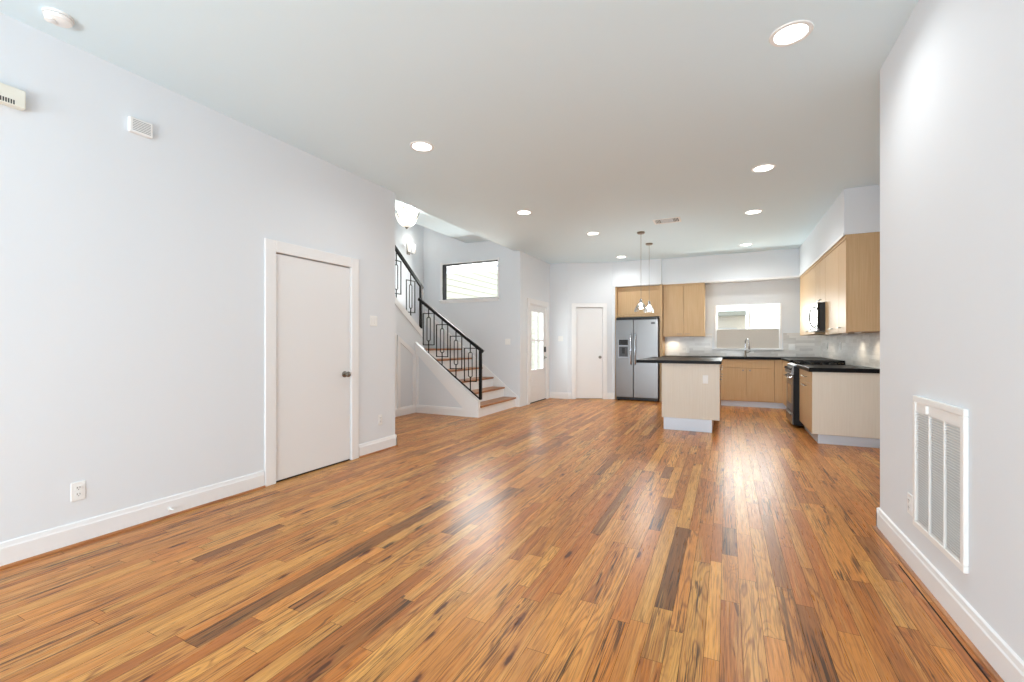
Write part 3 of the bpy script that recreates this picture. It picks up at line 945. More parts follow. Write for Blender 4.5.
RL = [((0.34, 3.06, H), 'recessed ceiling light nearest the camera, large and near the right wall'),
      ((0.345, 5.27, H), 'second recessed light from the camera in the right-hand row'),
      ((0.335, 6.96, H), 'third recessed light from the camera in the right-hand row'),
      ((0.32, 9.19, H), 'recessed light nearest the kitchen window'),
      ((-2.525, 3.33, H), 'recessed light near the left wall, beyond the closet door'),
      ((-2.52, 5.61, H), 'recessed light out in front of the staircase railing'),
      ((-1.975, 7.17, H), 'recessed light between the staircase and the island pendants'),
      ((-1.975, 9.36, H), 'recessed light closest to the fridge')]
r0 = recessed(*RL[0])
for loc, lab in RL[1:]: dup(r0, loc, lab)
for loc, lab in RL: spot('downlight_beam', (loc[0], loc[1], loc[2] - 0.02), 52 if (loc[0] > 0 and loc[1] > 6.5) else 30, 165, (0.93, 0.95, 0.95))

# ceiling supply vent
cv = thing('ceiling_vent', 'small rectangular air vent in the ceiling before the pendants', 'vent', (-0.79, 6.9, H))
mb = MB()
for (a, b, c, d) in ((-0.98, -0.60, 6.77, 6.80), (-0.98, -0.60, 7.00, 7.03), (-0.98, -0.95, 6.80, 7.00), (-0.63, -0.60, 6.80, 7.00)):
    mb.box(a, b, c, d, H - 0.008, H, 0.002, 1)
part('frame', mb, M['plastic'], cv)
part('duct_opening', MB().box(-0.95, -0.63, 6.80, 7.00, H - 0.003, H - 0.001), M['slot'], cv)
mb = MB()
for i in range(4): mb.box(-0.88, -0.70, 6.825 + i * 0.045, 6.833 + i * 0.045, H - 0.012, H - 0.003)
for i in range(3):
    mb.box(-0.94 + i * 0.02, -0.934 + i * 0.02, 6.81, 6.99, H - 0.012, H - 0.003)
    mb.box(-0.69 + i * 0.02, -0.684 + i * 0.02, 6.81, 6.99, H - 0.012, H - 0.003)
part('louvres', mb, M['plastic'], cv)

# smoke detector
sd_ = thing('smoke_detector', 'round white smoke detector on the ceiling above the left wall', 'smoke detector', (-3.335, 1.13, H))
part('base_plate', MB().lathe([(0.0, H), (0.064, H), (0.064, H - 0.012), (0.0, H - 0.012)], (-3.335, 1.13, 0), 'z', 36), M['plastic'], sd_, True)
part('cover', MB().lathe([(0.060, H - 0.014), (0.061, H - 0.020), (0.054, H - 0.032), (0.036, H - 0.037), (0.0, H - 0.038)], (-3.335, 1.13, 0), 'z', 36), M['plastic'], sd_, True)
part('sensor_cap', MB().lathe([(0.024, H - 0.034), (0.024, H - 0.044), (0.018, H - 0.048), (0.0, H - 0.048)], (-3.345, 1.10, 0), 'z', 24), M['plastic'], sd_, True)
part('vent_gap', MB().lathe([(0.058, H - 0.012), (0.0585, H - 0.0145), (0.05, H - 0.0145)], (-3.335, 1.13, 0), 'z', 36), M['slot'], sd_)

# ------------------------------------------------------------------ things on the left wall
ch = thing('door_chime', 'cream chime box with black bottom grille, high at the left edge', 'chime box', (XL, 0.96, 2.6))
part('cover', MB().box(XL, XL + 0.05, 0.78, 1.066, 2.545, 2.648, 0.006), M['cream'], ch)
mb = MB()
for i in range(18): mb.box(XL + 0.046, XL + 0.0505, 0.845 + i * 0.010, 0.851 + i * 0.010, 2.552, 2.576)
part('grille', mb, M['slot'], ch)
sn = thing('sensor_box', 'small square white grilled box high on the left wall', 'sensor', (XL, 1.62, 2.69))
part('cover', MB().box(XL, XL + 0.03, 1.555, 1.69, 2.645, 2.745, 0.006), M['plastic'], sn)
mb = MB()
for i in range(7): mb.box(XL + 0.028, XL + 0.0308, 1.572, 1.675, 2.66 + i * 0.011, 2.664 + i * 0.011)
part('grille', mb, M['grey_slot'], sn)


def plate(name, label, cat, loc, rotz, kind_, group=None):
    """wall plate; local x = across, local -y = out of the wall"""
    t = thing(name, label, cat, loc, rotz, group)
    F = WM[t.name]
    w = 0.035 if kind_ in ('outlet', 'decora') else 0.058
    part('cover_plate', MB(F).box(-w, w, -0.006, 0, -0.058, 0.058, 0.003, 1), M['plastic'], t)
    if kind_ == 'outlet':
        for z in (-0.02, 0.02):
            f = part('receptacle', MB(F).box(-0.0165, 0.0165, -0.009, -0.006, z - 0.014, z + 0.014, 0.002, 1), M['plastic'], t)
            mb = MB(F)
            for xx in (-0.0065, 0.0065): mb.box(xx - 0.0014, xx + 0.0014, -0.0095, -0.0088, z - 0.002, z + 0.008)
            mb.box(-0.0022, 0.0022, -0.0095, -0.0088, z - 0.010, z - 0.006)
            part('slots', mb, M['slot'], f)
    elif kind_ == 'decora':
        part('rocker', MB(F).box(-0.0165, 0.0165, -0.010, -0.006, -0.033, 0.033, 0.003, 1), M['plastic'], t)
    else:
        for xx in (-0.024, 0.024):
            part('rocker', MB(F).box(xx - 0.0165, xx + 0.0165, -0.010, -0.006, -0.033, 0.033, 0.003, 1), M['plastic'], t)
    return t


RL_, RR_, RB_ = R(90), R(-90), 0.0
plate('wall_outlet', 'duplex outlet low on the left wall, left of the closet door', 'outlet', (XL, 1.305, 0.327), RL_, 'outlet', 'wall outlets')
plate('wall_outlet', 'outlet low at the end of the left wall, right of the closet door', 'outlet', (XL, 3.95, 0.36), RL_, 'outlet', 'wall outlets')
th = plate('light_switch', 'double switch plate on the left wall right of the closet door', 'switch', (XL, 3.845, 1.49), RL_, 'double', 'light switches')
plate('wall_outlet', 'outlet low on the right wall, just left of the return grille', 'outlet', (XR, 3.17, 0.345), RR_, 'outlet', 'wall outlets')
plate('light_switch', 'double switch plate on the wall below and right of the stair window', 'switch', (-3.90, YW, 1.275), RB_, 'double', 'light switches')
plate('light_switch', 'switch plate on the wall between entry and pantry doors', 'switch', (-3.37, 9.52, 1.35), RB_, 'double', 'light switches')
mb = MB().lathe([(0.018, 0.0), (0.018, 0.004), (0.007, 0.006), (0.006, 0.04), (0.009, 0.045), (0.0, 0.05)], (XL + 0.016, 1.80, 0.055), 'x', 16)
solo('door_stop', mb, M['plastic'], 'tiny white bumper on the left baseboard', 'door stop', (XL + 0.016, 1.80, 0.055), smooth=True)

# ------------------------------------------------------------------ return air grille on the right wall
gy0, gy1, gz0, gz1 = 2.515, 3.085, 0.262, 0.955
gr = thing('return_air_grille', 'large white louvred return air grille on the right wall', 'air grille', (XR, 2.80, gz0))
mb = MB(); f_ = 0.032
for (a, b, c, d) in ((gy0, gy1, gz1 - f_, gz1), (gy0, gy1, gz0, gz0 + f_), (gy0, gy0 + f_, gz0 + f_, gz1 - f_), (gy1 - f_, gy1, gz0 + f_, gz1 - f_)):
    mb.box(XR - 0.018, XR, a, b, c, d, 0.003, 1)
part('frame', mb, M['plastic'], gr)
part('duct_opening', MB().box(XR - 0.003, XR - 0.001, gy0 + f_, gy1 - f_, gz0 + f_, gz1 - f_), M['duct'], gr)
mb = MB(); nb = 46; pz = (gz1 - gz0 - 2 * f_ - 0.05) / nb
for i in range(nb):
    z = gz0 + f_ + pz * i
    mb.prism([(XR - 0.004, z), (XR - 0.014, z + pz * 0.70), (XR - 0.014, z + pz * 0.92), (XR - 0.004, z + pz * 0.45)], 'y', gy0 + f_, gy1 - f_)
mb.box(XR - 0.013, XR - 0.004, gy0 + f_, gy1 - f_, gz1 - f_ - 0.05, gz1 - f_)
part('louvres', mb, M['plastic'], gr)
mb = MB()
for q in (1, 2):
    yy = gy0 + f_ + (gy1 - gy0 - 2 * f_) * q / 3
    mb.box(XR - 0.015, XR - 0.004, yy - 0.005, yy + 0.005, gz0 + f_, gz1 - f_ - 0.05)
part('louvre_bars', mb, M['plastic'], gr)
part('latch', MB().box(XR - 0.026, XR - 0.013, 2.885, 2.905, gz1 - 0.075, gz1 - 0.035, 0.003, 1), M['plastic'], gr)

# ------------------------------------------------------------------ kitchen: backsplash
mb = MB().box(-1.225, XK, YB - 0.012, YB, 0.95, W2[2] - 0.028)
mb.box(-1.225, W2[0] - 0.075, YB - 0.012, YB, W2[2] - 0.028, 1.45)
mb.box(W2[1] + 0.06, XK, YB - 0.012, YB, W2[2] - 0.028, 1.45)
struct('wall_backsplash_back', mb, M['tile_x'], 'pale mosaic tile backsplash under the kitchen window', 'backsplash')
struct('wall_backsplash_side', MB().box(XK - 0.012, XK, 6.40, YB - 0.012, 0.92, 1.45), M['tile_y'], 'grey strip tile backsplash behind the range', 'backsplash')


def pull(parent, p0, p1, out, r=0.0045, so=0.03):
    """bar pull between p0 and p1 standing off by out"""
    p0, p1, o = Vector(p0), Vector(p1), Vector(out)
    d = (p1 - p0).normalized() * 0.012
    mb = MB().cyl(p0 + o * so - d, p1 + o * so + d, r, 10)
    mb.cyl(p0, p0 + o * so, r * 0.9, 8); mb.cyl(p1, p1 + o * so, r * 0.9, 8)
    return part('pull', mb, M['nickel'], parent, True, 'nickel bar pull')


# ------------------------------------------------------------------ fridge and the cabinet round it
fx0, fx1, fy = -2.195, -1.300, 9.80
fr_ = thing('refrigerator', 'stainless side-by-side refrigerator with water dispenser in its alcove', 'refrigerator', ((fx0 + fx1) / 2, fy, 0))
part('body', MB().box(fx0 + 0.005, fx1 - 0.005, fy + 0.055, 10.36, 0.03, 1.755, 0.004, 1), mat('fridge_side_grey', lin(70, 72, 76), 0.5), fr_, label='dark grey cabinet')
part('top_cover', MB().box(fx0 + 0.005, fx1 - 0.005, fy + 0.02, 10.36, 1.757, 1.80, 0.006), M['blackp'], fr_, label='black hinge cover along the top')
xm = -1.812
ld = part('door', MB().box(fx0, xm - 0.004, fy, fy + 0.052, 0.075, 1.755, 0.008), M['steel'], fr_, label='narrow freezer door with dispenser')
rd = part('door', MB().box(xm + 0.004, fx1, fy, fy + 0.052, 0.075, 1.755, 0.008), M['steel'], fr_, label='wide fridge door')
for d_, xx in ((ld, xm - 0.045), (rd, xm + 0.045)):
    pts = [(xx, fy, 0.78), (xx, fy - 0.035, 0.80), (xx, fy - 0.055, 0.86), (xx, fy - 0.06, 1.12), (xx, fy - 0.055, 1.38), (xx, fy - 0.035, 1.44), (xx, fy, 1.46)]
    part('handle', MB().tube(pts, 0.013, 12), M['chrome'], d_, True, 'curved chrome handle')
dp = part('dispenser', MB().box(-2.135, -1.915, fy - 0.006, fy + 0.002, 0.92, 1.335, 0.006), mat('dispenser_trim', lin(150, 153, 158), 0.35, metal=0.6), ld)
part('control_panel', MB().box(-2.125, -1.925, fy - 0.009, fy - 0.005, 1.205, 1.325, 0.002, 1), M['blackg'], dp, label='black control panel')
part('recess', MB().box(-2.12, -1.93, fy - 0.0085, fy - 0.005, 0.955, 1.175, 0.002, 1), mat('dispenser_recess', lin(62, 63, 66), 0.4), dp, label='dark dispenser recess')
part('paddle', MB().box(-2.06, -1.99, fy - 0.014, fy - 0.0085, 1.02, 1.15, 0.004), M['blackp'], dp)
bd = part('badge', MB().box(-1.445, -1.365, fy - 0.003, fy, 1.655, 1.695, 0.001, 1), M['slot'], rd, label='dark maker plate')
part('base_grille', MB().box(fx0 + 0.01, fx1 - 0.01, fy + 0.03, fy + 0.07, 0.02, 0.072), M['blackp'], fr_, label='black base grille')
for xx in (fx0 + 0.06, fx1 - 0.06):
    part('roller_foot', MB().cyl((xx - 0.02, fy + 0.05, 0.018), (xx + 0.02, fy + 0.05, 0.018), 0.018, 14), M['blackp'], fr_)

fc = thing('fridge_cabinet', 'maple cabinet over the refrigerator with tall side panels', 'cabinet', (-1.745, 9.95, 0))
part('body', MB().box(-2.205, -1.29, 10.05, 10.36, 1.84, 2.46), M['maple'], fc)
part('door', MB().box(-2.20, -1.295, 10.03, 10.048, 1.885, 2.40, 0.003, 1), M['maple'], fc)
part('bottom_rail', MB().box(-2.205, -1.29, 10.02, 10.05, 1.83, 1.878, 0.002, 1), M['maple'], fc)
part('side_panel', MB().box(-2.236, -2.206, 9.94, 10.38, 0, 2.50), M['maple'], fc)
part('side_panel', MB().box(-1.288, -1.232, 9.93, 10.38, 0, 2.50), M['maple'], fc)
part('filler', MB().box(-2.206, -1.288, 10.055, 10.36, 2.46, 2.50), M['maple'], fc)


# ------------------------------------------------------------------ wall cabinets
def wall_cab_back(name, label, x0, x1, z0, z1, yface, splits):
    t = thing(name, label, 'cabinet', ((x0 + x1) / 2, YB, z0))
    part('body', MB().box(x0, x1, yface + 0.02, YB - 0.001, z0, z1), M['maple'], t)
    xs = [x0] + splits + [x1]
    for i in range(len(xs) - 1):
        d = part('door', MB().box(xs[i] + 0.003, xs[i + 1] - 0.003, yface, yface + 0.019, z0 + 0.002, z1 - 0.05, 0.002, 1), M['maple'], t)
        if i == 0: pull(d, (xs[i + 1] - 0.12, yface, z0 + 0.05), (xs[i + 1] - 0.04, yface, z0 + 0.05), (0, -1, 0), 0.004, 0.022)
        else: pull(d, (xs[i] + 0.04, yface, z0 + 0.05), (xs[i] + 0.12, yface, z0 + 0.05), (0, -1, 0), 0.004, 0.022)
    part('crown_rail', MB().box(x0, x1, yface - 0.004, yface + 0.02, z1 - 0.046, z1), M['maple'], t)
    return t


wall_cab_back('wall_cabinet', 'two-door maple wall cabinet right of the refrigerator', -1.225, -0.41, 1.39, 2.512, 10.02, [-0.815])


def wall_cab_side(label, y0, y1, z0, z1, splits, pulls, xf=1.262, endpanel=False):
    t = thing('wall_cabinet', label, 'cabinet', (XK, (y0 + y1) / 2, z0))
    part('body', MB().box(xf + 0.02, XK - 0.001, y0 + (0.0 if endpanel else 0.001), y1 - 0.001, z0, z1), M['maple'], t)
    ys = [y0] + splits + [y1]
    for i in range(len(ys) - 1):
        d = part('door', MB().box(xf, xf + 0.019, ys[i] + 0.003, ys[i + 1] - 0.003, z0 + 0.002, z1 - 0.052, 0.002, 1), M['maple'], t)
        for (py, hw) in pulls.get(i, ()):
            pull(d, (xf, py - hw, z0 + 0.055), (xf, py + hw, z0 + 0.055), (-1, 0, 0), 0.005, 0.024)
    part('crown_rail', MB().box(xf - 0.006, XK - 0.001, y0 - 0.002, y1 - 0.001, z1 - 0.048, z1), M['maple'], t)
    if endpanel:
        part('light_rail', MB().box(xf, xf + 0.02, y0, y1 - 0.001, z0 - 0.012, z0), M['maple'], t)
    return t


wall_cab_side('maple wall cabinet on the right, showing its tall honey-coloured end', 6.40, 7.62, 1.375, 2.512, [6.77], {1: ((7.22, 0.11),), 0: ((6.70, 0.04),)}, endpanel=True)
wall_cab_side('short maple wall cabinet directly above the microwave', 7.62, 8.40, 1.83, 2.512, [8.01], {0: ((7.95, 0.04),), 1: ((8.07, 0.04),)})
wall_cab_side('far maple wall cabinet in the corner beyond the microwave', 8.40, 10.02, 1.39, 2.512, [9.2], {0: ((9.13, 0.04),), 1: ((9.27, 0.04),)})

# under-cabinet lights
uc = thing('undercabinet_light', 'thin strip light under the cabinet right of the refrigerator', 'lamp', (-1.05, 10.25, 1.385))
part('housing', MB().box(-1.15, -0.95, 10.22, 10.28, 1.380, 1.3895, 0.002, 1), M['plastic'], uc)
spot('undercabinet_beam', (-1.06, 10.25, 1.37), 5.0, 140, (1, 0.86, 0.66), 0.02)
for yy, lab in ((6.75, 'puck light under the near right wall cabinet'), (7.42, 'puck light under the right wall cabinet next to the microwave')):
    u = thing('undercabinet_light', lab, 'lamp', (1.45, yy, 1.3745))
    part('housing', MB().lathe([(0.0, 1.3745), (0.035, 1.3745), (0.033, 1.362), (0.0, 1.36)], (1.45, yy, 0), 'z', 20), M['plastic'], u, True)
    spot('undercabinet_beam', (1.47, yy, 1.35), 5.0, 140, (1, 0.86, 0.66), 0.02)
spot('undercabinet_beam', (1.42, 9.4, 1.38), 5.0, 140, (1, 0.84, 0.62), 0.02)
u = thing('undercabinet_light', 'puck light under the corner wall cabinet beyond the microwave', 'lamp', (1.42, 9.4, 1.3895))
part('housing', MB().lathe([(0.0, 1.3895), (0.035, 1.3895), (0.033, 1.384), (0.0, 1.384)], (1.42, 9.4, 0), 'z', 20), M['plastic'], u, True)

# ------------------------------------------------------------------ microwave
mx0 = 1.165
mw = thing('microwave', 'black and steel microwave hung between the right wall cabinets', 'microwave', (XK, 8.01, 1.415))
part('body', MB().box(mx0 + 0.03, XK - 0.015, 7.628, 8.392, 1.415, 1.826, 0.004, 1), M['blackp'], mw, label='black case')
md = part('door', MB().box(mx0, mx0 + 0.029, 7.80, 8.392, 1.45, 1.80, 0.006), M['steel'], mw, label='steel door')
part('window', MB().box(mx0 - 0.002, mx0, 7.93, 8.33, 1.50, 1.75), M['blackg'], md, label='dark glass window')
pts = [(mx0, 7.845, 1.475), (mx0 - 0.035, 7.845, 1.50), (mx0 - 0.055, 7.845, 1.56), (mx0 - 0.06, 7.845, 1.625), (mx0 - 0.055, 7.845, 1.69), (mx0 - 0.035, 7.845, 1.75), (mx0, 7.845, 1.775)]
part('handle', MB().tube(pts, 0.012, 10), M['nickel'], md, True, 'curved dark steel handle')
cp = part('control_panel', MB().box(mx0 + 0.002, mx0 + 0.029, 7.628, 7.796, 1.45, 1.80, 0.004, 1), M['blackg'], mw, label='black control panel')
mb = MB()
for i in range(4):
    for j in range(3): mb.box(mx0, mx0 + 0.002, 7.655 + j * 0.042, 7.68 + j * 0.042, 1.48 + i * 0.04, 1.50 + i * 0.04)
part('buttons', mb, M['slot'], cp)
part('vent_grille', MB().box(mx0 + 0.006, mx0 + 0.03, 7.628, 8.392, 1.802, 1.826), M['blackp'], mw)
part('bottom_vent', MB().box(mx0 + 0.004, mx0 + 0.03, 7.628, 8.392, 1.415, 1.448, 0.003, 1), M['steel'], mw)

# ------------------------------------------------------------------ range
rx = 0.878; ry0, ry1 = 7.655, 8.405
rg = thing('range', 'stainless gas range with black sides and black grates', 'stove', (1.24, 8.03, 0))
part('body', MB().box(rx + 0.008, XK - 0.02, ry0, ry1, 0.04, 0.905, 0.003, 1), M['black'], rg, label='black side panels')
od = part('oven_door', MB().box(rx - 0.004, rx + 0.007, ry0 + 0.004, ry1 - 0.004, 0.215, 0.765, 0.006), M['steel'], rg)
part('window', MB().box(rx - 0.006, rx - 0.004, ry0 + 0.13, ry1 - 0.13, 0.34, 0.62), M['blackg'], od, label='dark oven window')
part('handle', MB().tube([(rx, ry0 + 0.06, 0.735), (rx - 0.045, ry0 + 0.07, 0.735), (rx - 0.05, ry0 + 0.1, 0.735), (rx - 0.05, ry1 - 0.1, 0.735), (rx - 0.045, ry1 - 0.07, 0.735), (rx, ry1 - 0.06, 0.735)], 0.011, 10), M['chrome'], od, True)
dw = part('drawer', MB().box(rx - 0.012, rx + 0.007, ry0 + 0.004, ry1 - 0.004, 0.05, 0.205, 0.006), M['steel'], rg)
part('handle', MB().box(rx - 0.03, rx - 0.012, ry0 + 0.1, ry1 - 0.1, 0.175, 0.195, 0.006), M['steel'], dw)
cpn = part('control_panel', MB().prism([(rx - 0.015, 0.78), (rx - 0.03, 0.80), (rx + 0.01, 0.915), (rx + 0.06, 0.93), (rx + 0.06, 0.906), (rx + 0.007, 0.90), (rx + 0.007, 0.78)], 'y', ry0, ry1), M['steel'], rg)
for i in range(5):
    yy = ry0 + 0.09 + i * 0.1425
    part('knob', MB().cyl((rx - 0.012, yy, 0.858), (rx - 0.042, yy, 0.868), 0.019, 18, 0.016), M['blackp'], cpn, True)
part('cooktop', MB().box(rx + 0.06, XK - 0.02, ry0, ry1, 0.906, 0.928, 0.004, 1), M['blackg'], rg, label='black cooktop')
for k in range(3):
    y0 = ry0 + 0.02 + k * 0.2385; y1 = y0 + 0.225
    mb = MB()
    for yy in (y0, (y0 + y1) / 2, y1): mb.bar((rx + 0.09, yy, 0.962), (rx + 0.62, yy, 0.962), 0.012, (0, 0, 1))
    for xx in (rx + 0.09, rx + 0.22, rx + 0.36, rx + 0.49, rx + 0.62): mb.bar((xx, y0, 0.962), (xx, y1, 0.962), 0.012, (0, 0, 1))
    for xx in (rx + 0.09, rx + 0.62):
        for yy in (y0, y1): mb.bar((xx, yy, 0.928), (xx, yy, 0.966), 0.012, (1, 0, 0))
    part('grate', mb, M['black'], rg)
for (xx, yy) in ((rx + 0.2, ry0 + 0.13), (rx + 0.2, ry1 - 0.13), (rx + 0.5, ry0 + 0.13), (rx + 0.5, ry1 - 0.13), (rx + 0.35, (ry0 + ry1) / 2)):
    part('burner', MB().lathe([(0.0, 0.95), (0.035, 0.95), (0.04, 0.942), (0.045, 0.928), (0.0, 0.928)], (xx, yy, 0), 'z', 20), M['black'], rg, True)

# ------------------------------------------------------------------ base cabinets
XF = 0.955
bc = thing('base_cabinet', 'maple base cabinet right of the range with pale end panel', 'cabinet', (1.28, 7.1, 0))
part('body', MB().box(XF + 0.02, XK - 0.001, 6.62, 7.65, 0.11, 0.885), M['maple'], bc)
part('end_panel', MB().box(XF + 0.005, XK - 0.001, 6.60, 6.62, 0.115, 0.885), M['panel'], bc, label='laminate end panel with glare in its pale colour')
part('toe_kick', MB().box(1.02, XK - 0.001, 6.612, 7.65, 0.0, 0.11), M['toe'], bc, label='brushed silver toe kick')
d = part('drawer', MB().box(XF, XF + 0.019, 6.605, 7.645, 0.735, 0.88, 0.002, 1), M['maple'], bc)
pull(d, (XF, 6.98, 0.80), (XF, 7.24, 0.80), (-1, 0, 0))
for (a, b, py) in ((6.605, 7.12, 7.03), (7.13, 7.645, 7.22)):
    d = part('door', MB().box(XF, XF + 0.019, a, b - 0.003, 0.118, 0.728, 0.002, 1), M['maple'], bc)
    pull(d, (XF, py - 0.05, 0.68), (XF, py + 0.05, 0.68), (-1, 0, 0))
mb = MB().box(0.922, XK - 0.012, 6.575, 7.652, 0.885, 0.935, 0.002, 1)
solo('worktop', mb, M['granite'], 'polished black granite worktop right of the range', 'worktop', (1.26, 7.1, 0.887))

YF = 9.80
sk_ = thing('base_cabinet', 'maple sink cabinet with two doors under the kitchen window', 'cabinet', (0.35, 10.1, 0))
mb = MB().box(-0.125, 0.825, YF + 0.02, YB - 0.013, 0.11, 0.74)
mb.box(-0.125, -0.105, YF + 0.02, YB - 0.013, 0.74, 0.93).box(0.805, 0.825, YF + 0.02, YB - 0.013, 0.74, 0.93)
mb.box(-0.105, 0.805, YF + 0.02, YF + 0.035, 0.74, 0.93)
part('body', mb, M['maple'], sk_)
part('false_front', MB().box(-0.122, 0.822, YF, YF + 0.019, 0.765, 0.925, 0.002, 1), M['maple'], sk_)
for (a, b, s) in ((-0.122, 0.348, -1), (0.352, 0.822, 1)):
    d = part('door', MB().box(a, b, YF, YF + 0.019, 0.118, 0.758, 0.002, 1), M['maple'], sk_)
    cx0 = 0.35 + s * 0.06
    part('knob', MB().lathe([(0.006, 0), (0.006, -0.014), (0.014, -0.018), (0.015, -0.026), (0.0, -0.028)], (cx0, YF, 0.715), 'y', 14), M['nickel'], d, True)
part('toe_kick', MB().box(-0.125, 0.825, YF + 0.06, YF + 0.08, 0.0, 0.11), M['toe'], sk_, label='brushed silver toe kick')
cc = thing('base_cabinet', 'narrow maple corner cabinet between sink cabinet and range', 'cabinet', (1.2, 10.0, 0))
part('body', MB().box(0.827, XK - 0.013, YF + 0.02, YB - 0.013, 0.11, 0.93), M['maple'], cc)
part('front_filler', MB().box(0.827, 1.0, YF, YF + 0.019, 0.118, 0.925, 0.002, 1), M['maple'], cc)
part('body', MB().box(XF + 0.02, XK - 0.013, 8.41, YF + 0.018, 0.11, 0.93), M['maple'], cc)
part('door', MB().box(XF, XF + 0.019, 8.415, YF - 0.01, 0.118, 0.925, 0.002, 1), M['maple'], cc)
part('toe_kick', MB().box(0.827, 1.05, YF + 0.06, YF + 0.08, 0.0, 0.11).box(1.03, 1.05, 8.41, YF + 0.06, 0.0, 0.11), M['toe'], cc, label='brushed silver toe kick')
lc = thing('base_cabinet', 'maple base cabinet against the back wall behind the island', 'cabinet', (-0.68, 10.1, 0))
part('body', MB().box(-1.23, -0.128, YF + 0.02, YB - 0.013, 0.11, 0.93), M['maple'], lc)
for (a, b) in ((-1.227, -0.683), (-0.677, -0.131)):
    d = part('drawer', MB().box(a, b, YF, YF + 0.019, 0.765, 0.925, 0.002, 1), M['maple'], lc)
    pull(d, ((a + b) / 2 - 0.06, YF, 0.85), ((a + b) / 2 + 0.06, YF, 0.85), (0, -1, 0))
    d = part('door', MB().box(a, b, YF, YF + 0.019, 0.118, 0.758, 0.002, 1), M['maple'], lc)
part('toe_kick', MB().box(-1.23, -0.128, YF + 0.06, YF + 0.08, 0.0, 0.11), M['toe'], lc, label='brushed silver toe kick')
mb = MB()
for (a, b, c, d) in ((-1.23, 0.02, YF - 0.03, YB - 0.013), (0.68, 0.925, YF - 0.03, YB - 0.013), (0.02, 0.68, YF - 0.03, 9.89), (0.02, 0.68, 10.18, YB - 0.013)):
    mb.box(a, b, c, d, 0.932, 0.972)
mb.box(0.925, XK - 0.013, 8.412, YB - 0.013, 0.932, 0.972, 0.004, 1)
solo('worktop', mb, M['granite'], 'black granite worktop along the back wall under the window', 'worktop', (0.2, 10.1, 0.932))

fa = thing('kitchen_faucet', 'tall chrome gooseneck faucet at the kitchen sink', 'faucet', (0.345, 10.25, 0.972))
part('body', MB().lathe([(0.0, 0.972), (0.03, 0.972), (0.032, 0.982), (0.022, 1.0), (0.019, 1.09), (0.015, 1.10), (0.0, 1.10)], (0.345, 10.25, 0), 'z', 24), M['nickel'], fa, True)
pts = [(0.345, 10.25, 1.09), (0.345, 10.25, 1.24)]
for a in range(0, 181, 20): pts.append((0.345 + 0.03 * (1 - math.cos(R(a))), 10.25 - 0.085 * (1 - math.cos(R(a))), 1.24 + 0.09 * math.sin(R(a))))
pts.append((0.407, 10.075, 1.19))
part('spout', MB().tube(pts, 0.012, 12), M['chrome'], fa, True)
part('spray_head', MB().cyl((0.407, 10.075, 1.195), (0.409, 10.07, 1.12), 0.016, 14, 0.019), M['nickel'], fa, True)
part('lever', MB().tube([(0.36, 10.25, 1.05), (0.40, 10.245, 1.06), (0.44, 10.24, 1.09)], 0.007, 8), M['nickel'], fa, True)
mb = MB()
mb.box(0.005, 0.695, 9.875, 10.195, 0.76, 0.77)
for (a, b, c, d) in ((0.005, 0.02, 9.875, 10.195), (0.68, 0.695, 9.875, 10.195), (0.02, 0.68, 9.875, 9.89), (0.02, 0.68, 10.18, 10.195)):
    mb.box(a, b, c, d, 0.77, 0.931)
mb.lathe([(0.0, 0.7705), (0.035, 0.7705), (0.038, 0.774), (0.03, 0.775), (0.0, 0.775)], (0.35, 10.03, 0), 'z', 20)
sk2 = solo('sink', mb, M['nickel'], 'undermount sink basin set in the worktop before the faucet', 'sink', (0.35, 10.04, 0.76))

# backsplash outlets
plate('wall_outlet', 'outlet on the backsplash under the cabinet right of the refrigerator', 'outlet', (-0.76, YB - 0.012, 1.10), RB_, 'outlet', 'backsplash outlets')
plate('light_switch', 'double switch on the back wall tile right of the kitchen window', 'switch', (1.17, YB - 0.012, 1.17), RB_, 'double', 'backsplash switches')
plate('wall_outlet', 'outlet on the side backsplash beyond the range, nearest the corner', 'outlet', (XK - 0.012, 9.75, 1.20), RR_, 'outlet', 'backsplash outlets')
plate('wall_outlet', 'outlet on the side backsplash just beyond the range', 'outlet', (XK - 0.012, 8.72, 1.20), RR_, 'outlet', 'backsplash outlets')

# ------------------------------------------------------------------ island
isl = thing('kitchen_island', 'pale kitchen island cabinet with an outlet on its end', 'island', (-0.45, 7.6, 0))
IY0, IY1 = 6.75, 8.55
part('body', MB().box(-0.825, -0.104, IY0 + 0.02, IY1, 0.175, 0.952), M['maple'], isl)
part('end_panel', MB().box(-0.828, -0.085, IY0, IY0 + 0.02, 0.175, 0.952), M['panel'], isl, label='laminate end panel with glare in its pale colour')
part('back_panel', MB().box(-0.845, -0.826, IY0 + 0.002, IY1, 0.175, 0.952), M['panel'], isl, label='laminate side panel with glare in its pale colour')
part('toe_kick', MB().box(-0.82, -0.181, IY0 + 0.006, IY1 - 0.01, 0.0, 0.175), M['toe'], isl, label='brushed silver base')
for (a, b) in ((IY0 + 0.022, 7.35), (7.35, 7.95), (7.95, IY1)):
    d = part('drawer', MB().box(-0.104, -0.085, a + 0.003, b - 0.003, 0.79, 0.945, 0.002, 1), M['maple'], isl)
    pull(d, (-0.085, (a + b) / 2 - 0.06, 0.865), (-0.085, (a + b) / 2 + 0.06, 0.865), (1, 0, 0), 0.0045, 0.026)
    d = part('door', MB().box(-0.104, -0.085, a + 0.003, b - 0.003, 0.18, 0.783, 0.002, 1), M['maple'], isl)
    pull(d, (-0.085, a + 0.06, 0.735), (-0.085, a + 0.16, 0.735), (1, 0, 0), 0.0045, 0.026)
mb = MB().box(-1.20, -0.062, IY0 - 0.03, IY1 + 0.03, 0.953, 0.996, 0.002, 1)
solo('worktop', mb, M['granite'], 'black granite island top overhanging on the left', 'worktop', (-0.63, 7.6, 0.953))
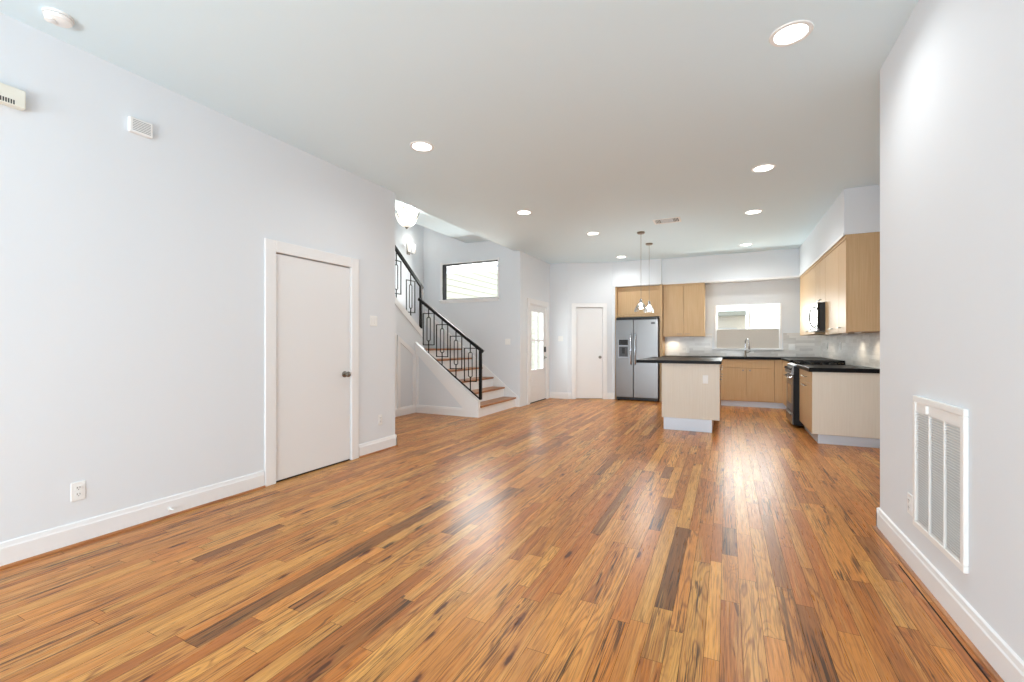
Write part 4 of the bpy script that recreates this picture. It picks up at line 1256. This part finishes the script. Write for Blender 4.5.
plate('wall_outlet', 'white outlet on the pale end panel of the island', 'outlet', (-0.265, IY0, 0.735), RB_, 'decora', 'island outlets')


# ------------------------------------------------------------------ pendants over the island
def pendant(x, y, zb, r, label, glassm):
    t = thing('pendant_lamp', label, 'pendant light', (x, y, H), 0, 'kitchen pendants')
    part('canopy', MB().lathe([(0.0, H), (0.062, H), (0.064, H - 0.012), (0.052, H - 0.026), (0.012, H - 0.03), (0.0, H - 0.03)], (x, y, 0), 'z', 28), M['nickel'], t, True)
    zt = zb + 0.155
    part('cord', MB().cyl((x, y, zt + 0.05), (x, y, H - 0.028), 0.003, 8), M['nickel'], t, True)
    part('socket', MB().lathe([(0.0, zt + 0.06), (0.012, zt + 0.055), (0.024, zt + 0.03), (0.026, zt - 0.01), (0.0, zt - 0.01)], (x, y, 0), 'z', 20), M['chrome'], t, True)
    part('glass_shade', MB().lathe([(0.026, zt), (r * 0.42, zt - 0.02), (r * 0.75, zt - 0.07), (r, zt - 0.125), (r * 1.0, zt - 0.155), (r * 0.96, zt - 0.155), (r * 0.95, zt - 0.125), (r * 0.7, zt - 0.068), (r * 0.38, zt - 0.022), (0.022, zt - 0.004)], (x, y, 0), 'z', 32), glassm, t, True, 'glass bell shade')
    part('bulb', MB().lathe([(0.0, zt - 0.01), (0.014, zt - 0.02), (0.02, zt - 0.05), (0.03, zt - 0.08), (0.026, zt - 0.105), (0.0, zt - 0.118)], (x, y, 0), 'z', 20), M['bulb'], t, True, 'lit bulb')
    point('pendant_bulb', (x, y, zb + 0.06), 32.0, (0.97, 0.99, 0.98), 0.05)


pendant(-1.255, 7.44, 1.755, 0.105, 'nearer clear glass bell pendant hanging beside the island', M['lampglass'])
pendant(-1.262, 8.34, 1.80, 0.085, 'farther small glass bell pendant hanging beside the island', M['frostglass'])

# ------------------------------------------------------------------ outside: neighbours, eave, ground
mb = MB().box(-30, 30, -30, 40, -0.6, -0.5)
solo('ground', mb, M['ground'], 'pale concrete ground outside the windows', 'ground', kind='structure')
nb = thing('neighbour_house', 'pale lap-sided house wall seen through the stairwell window', 'house', (-7.3, 12, -0.5))
part('siding', MB().box(-7.6, -7.2, 8.3, 21.0, -0.5, 5.7), M['siding'], nb)
mb = MB()
for i in range(34):
    z = -0.5 + i * 0.18
    mb.prism([(-7.2, z + 0.177), (-7.196, z + 0.177), (-7.178, z + 0.006), (-7.2, z)], 'y', 8.3, 21.0)
part('lap_boards', mb, M['siding'], nb)
mb = MB().box(-8.0, -3.8, YW + 0.16, YW + 1.15, 3.0, 3.1)
mb.box(-8.0, -3.8, YW + 1.12, YW + 1.16, 2.93, 3.16)
solo('eave', mb, M['soffit'], 'white roof eave outside the stairwell window', 'eave', (-5, 8.5, 3.0), kind='structure')
n2 = thing('neighbour_house', 'cream and grey neighbouring house seen through the kitchen window', 'house', (0.5, 16, -0.5))
part('stucco_wall', MB().box(0.62, 5.0, 14.0, 15.5, -0.5, 6), M['stucco'], n2)
part('grey_wall', MB().box(-4.0, 0.55, 16.0, 17.0, -0.5, 2.2), M['ngrey'], n2)
wf = part('window', MB().box(-0.6, 0.3, 15.95, 16.0, 0.9, 1.75), M['nwin'], n2)
part('roof', MB().box(-4.2, 0.55, 15.6, 17.2, 2.13, 2.27), mat('roof_edge', lin(150, 150, 142), 0.8), n2)
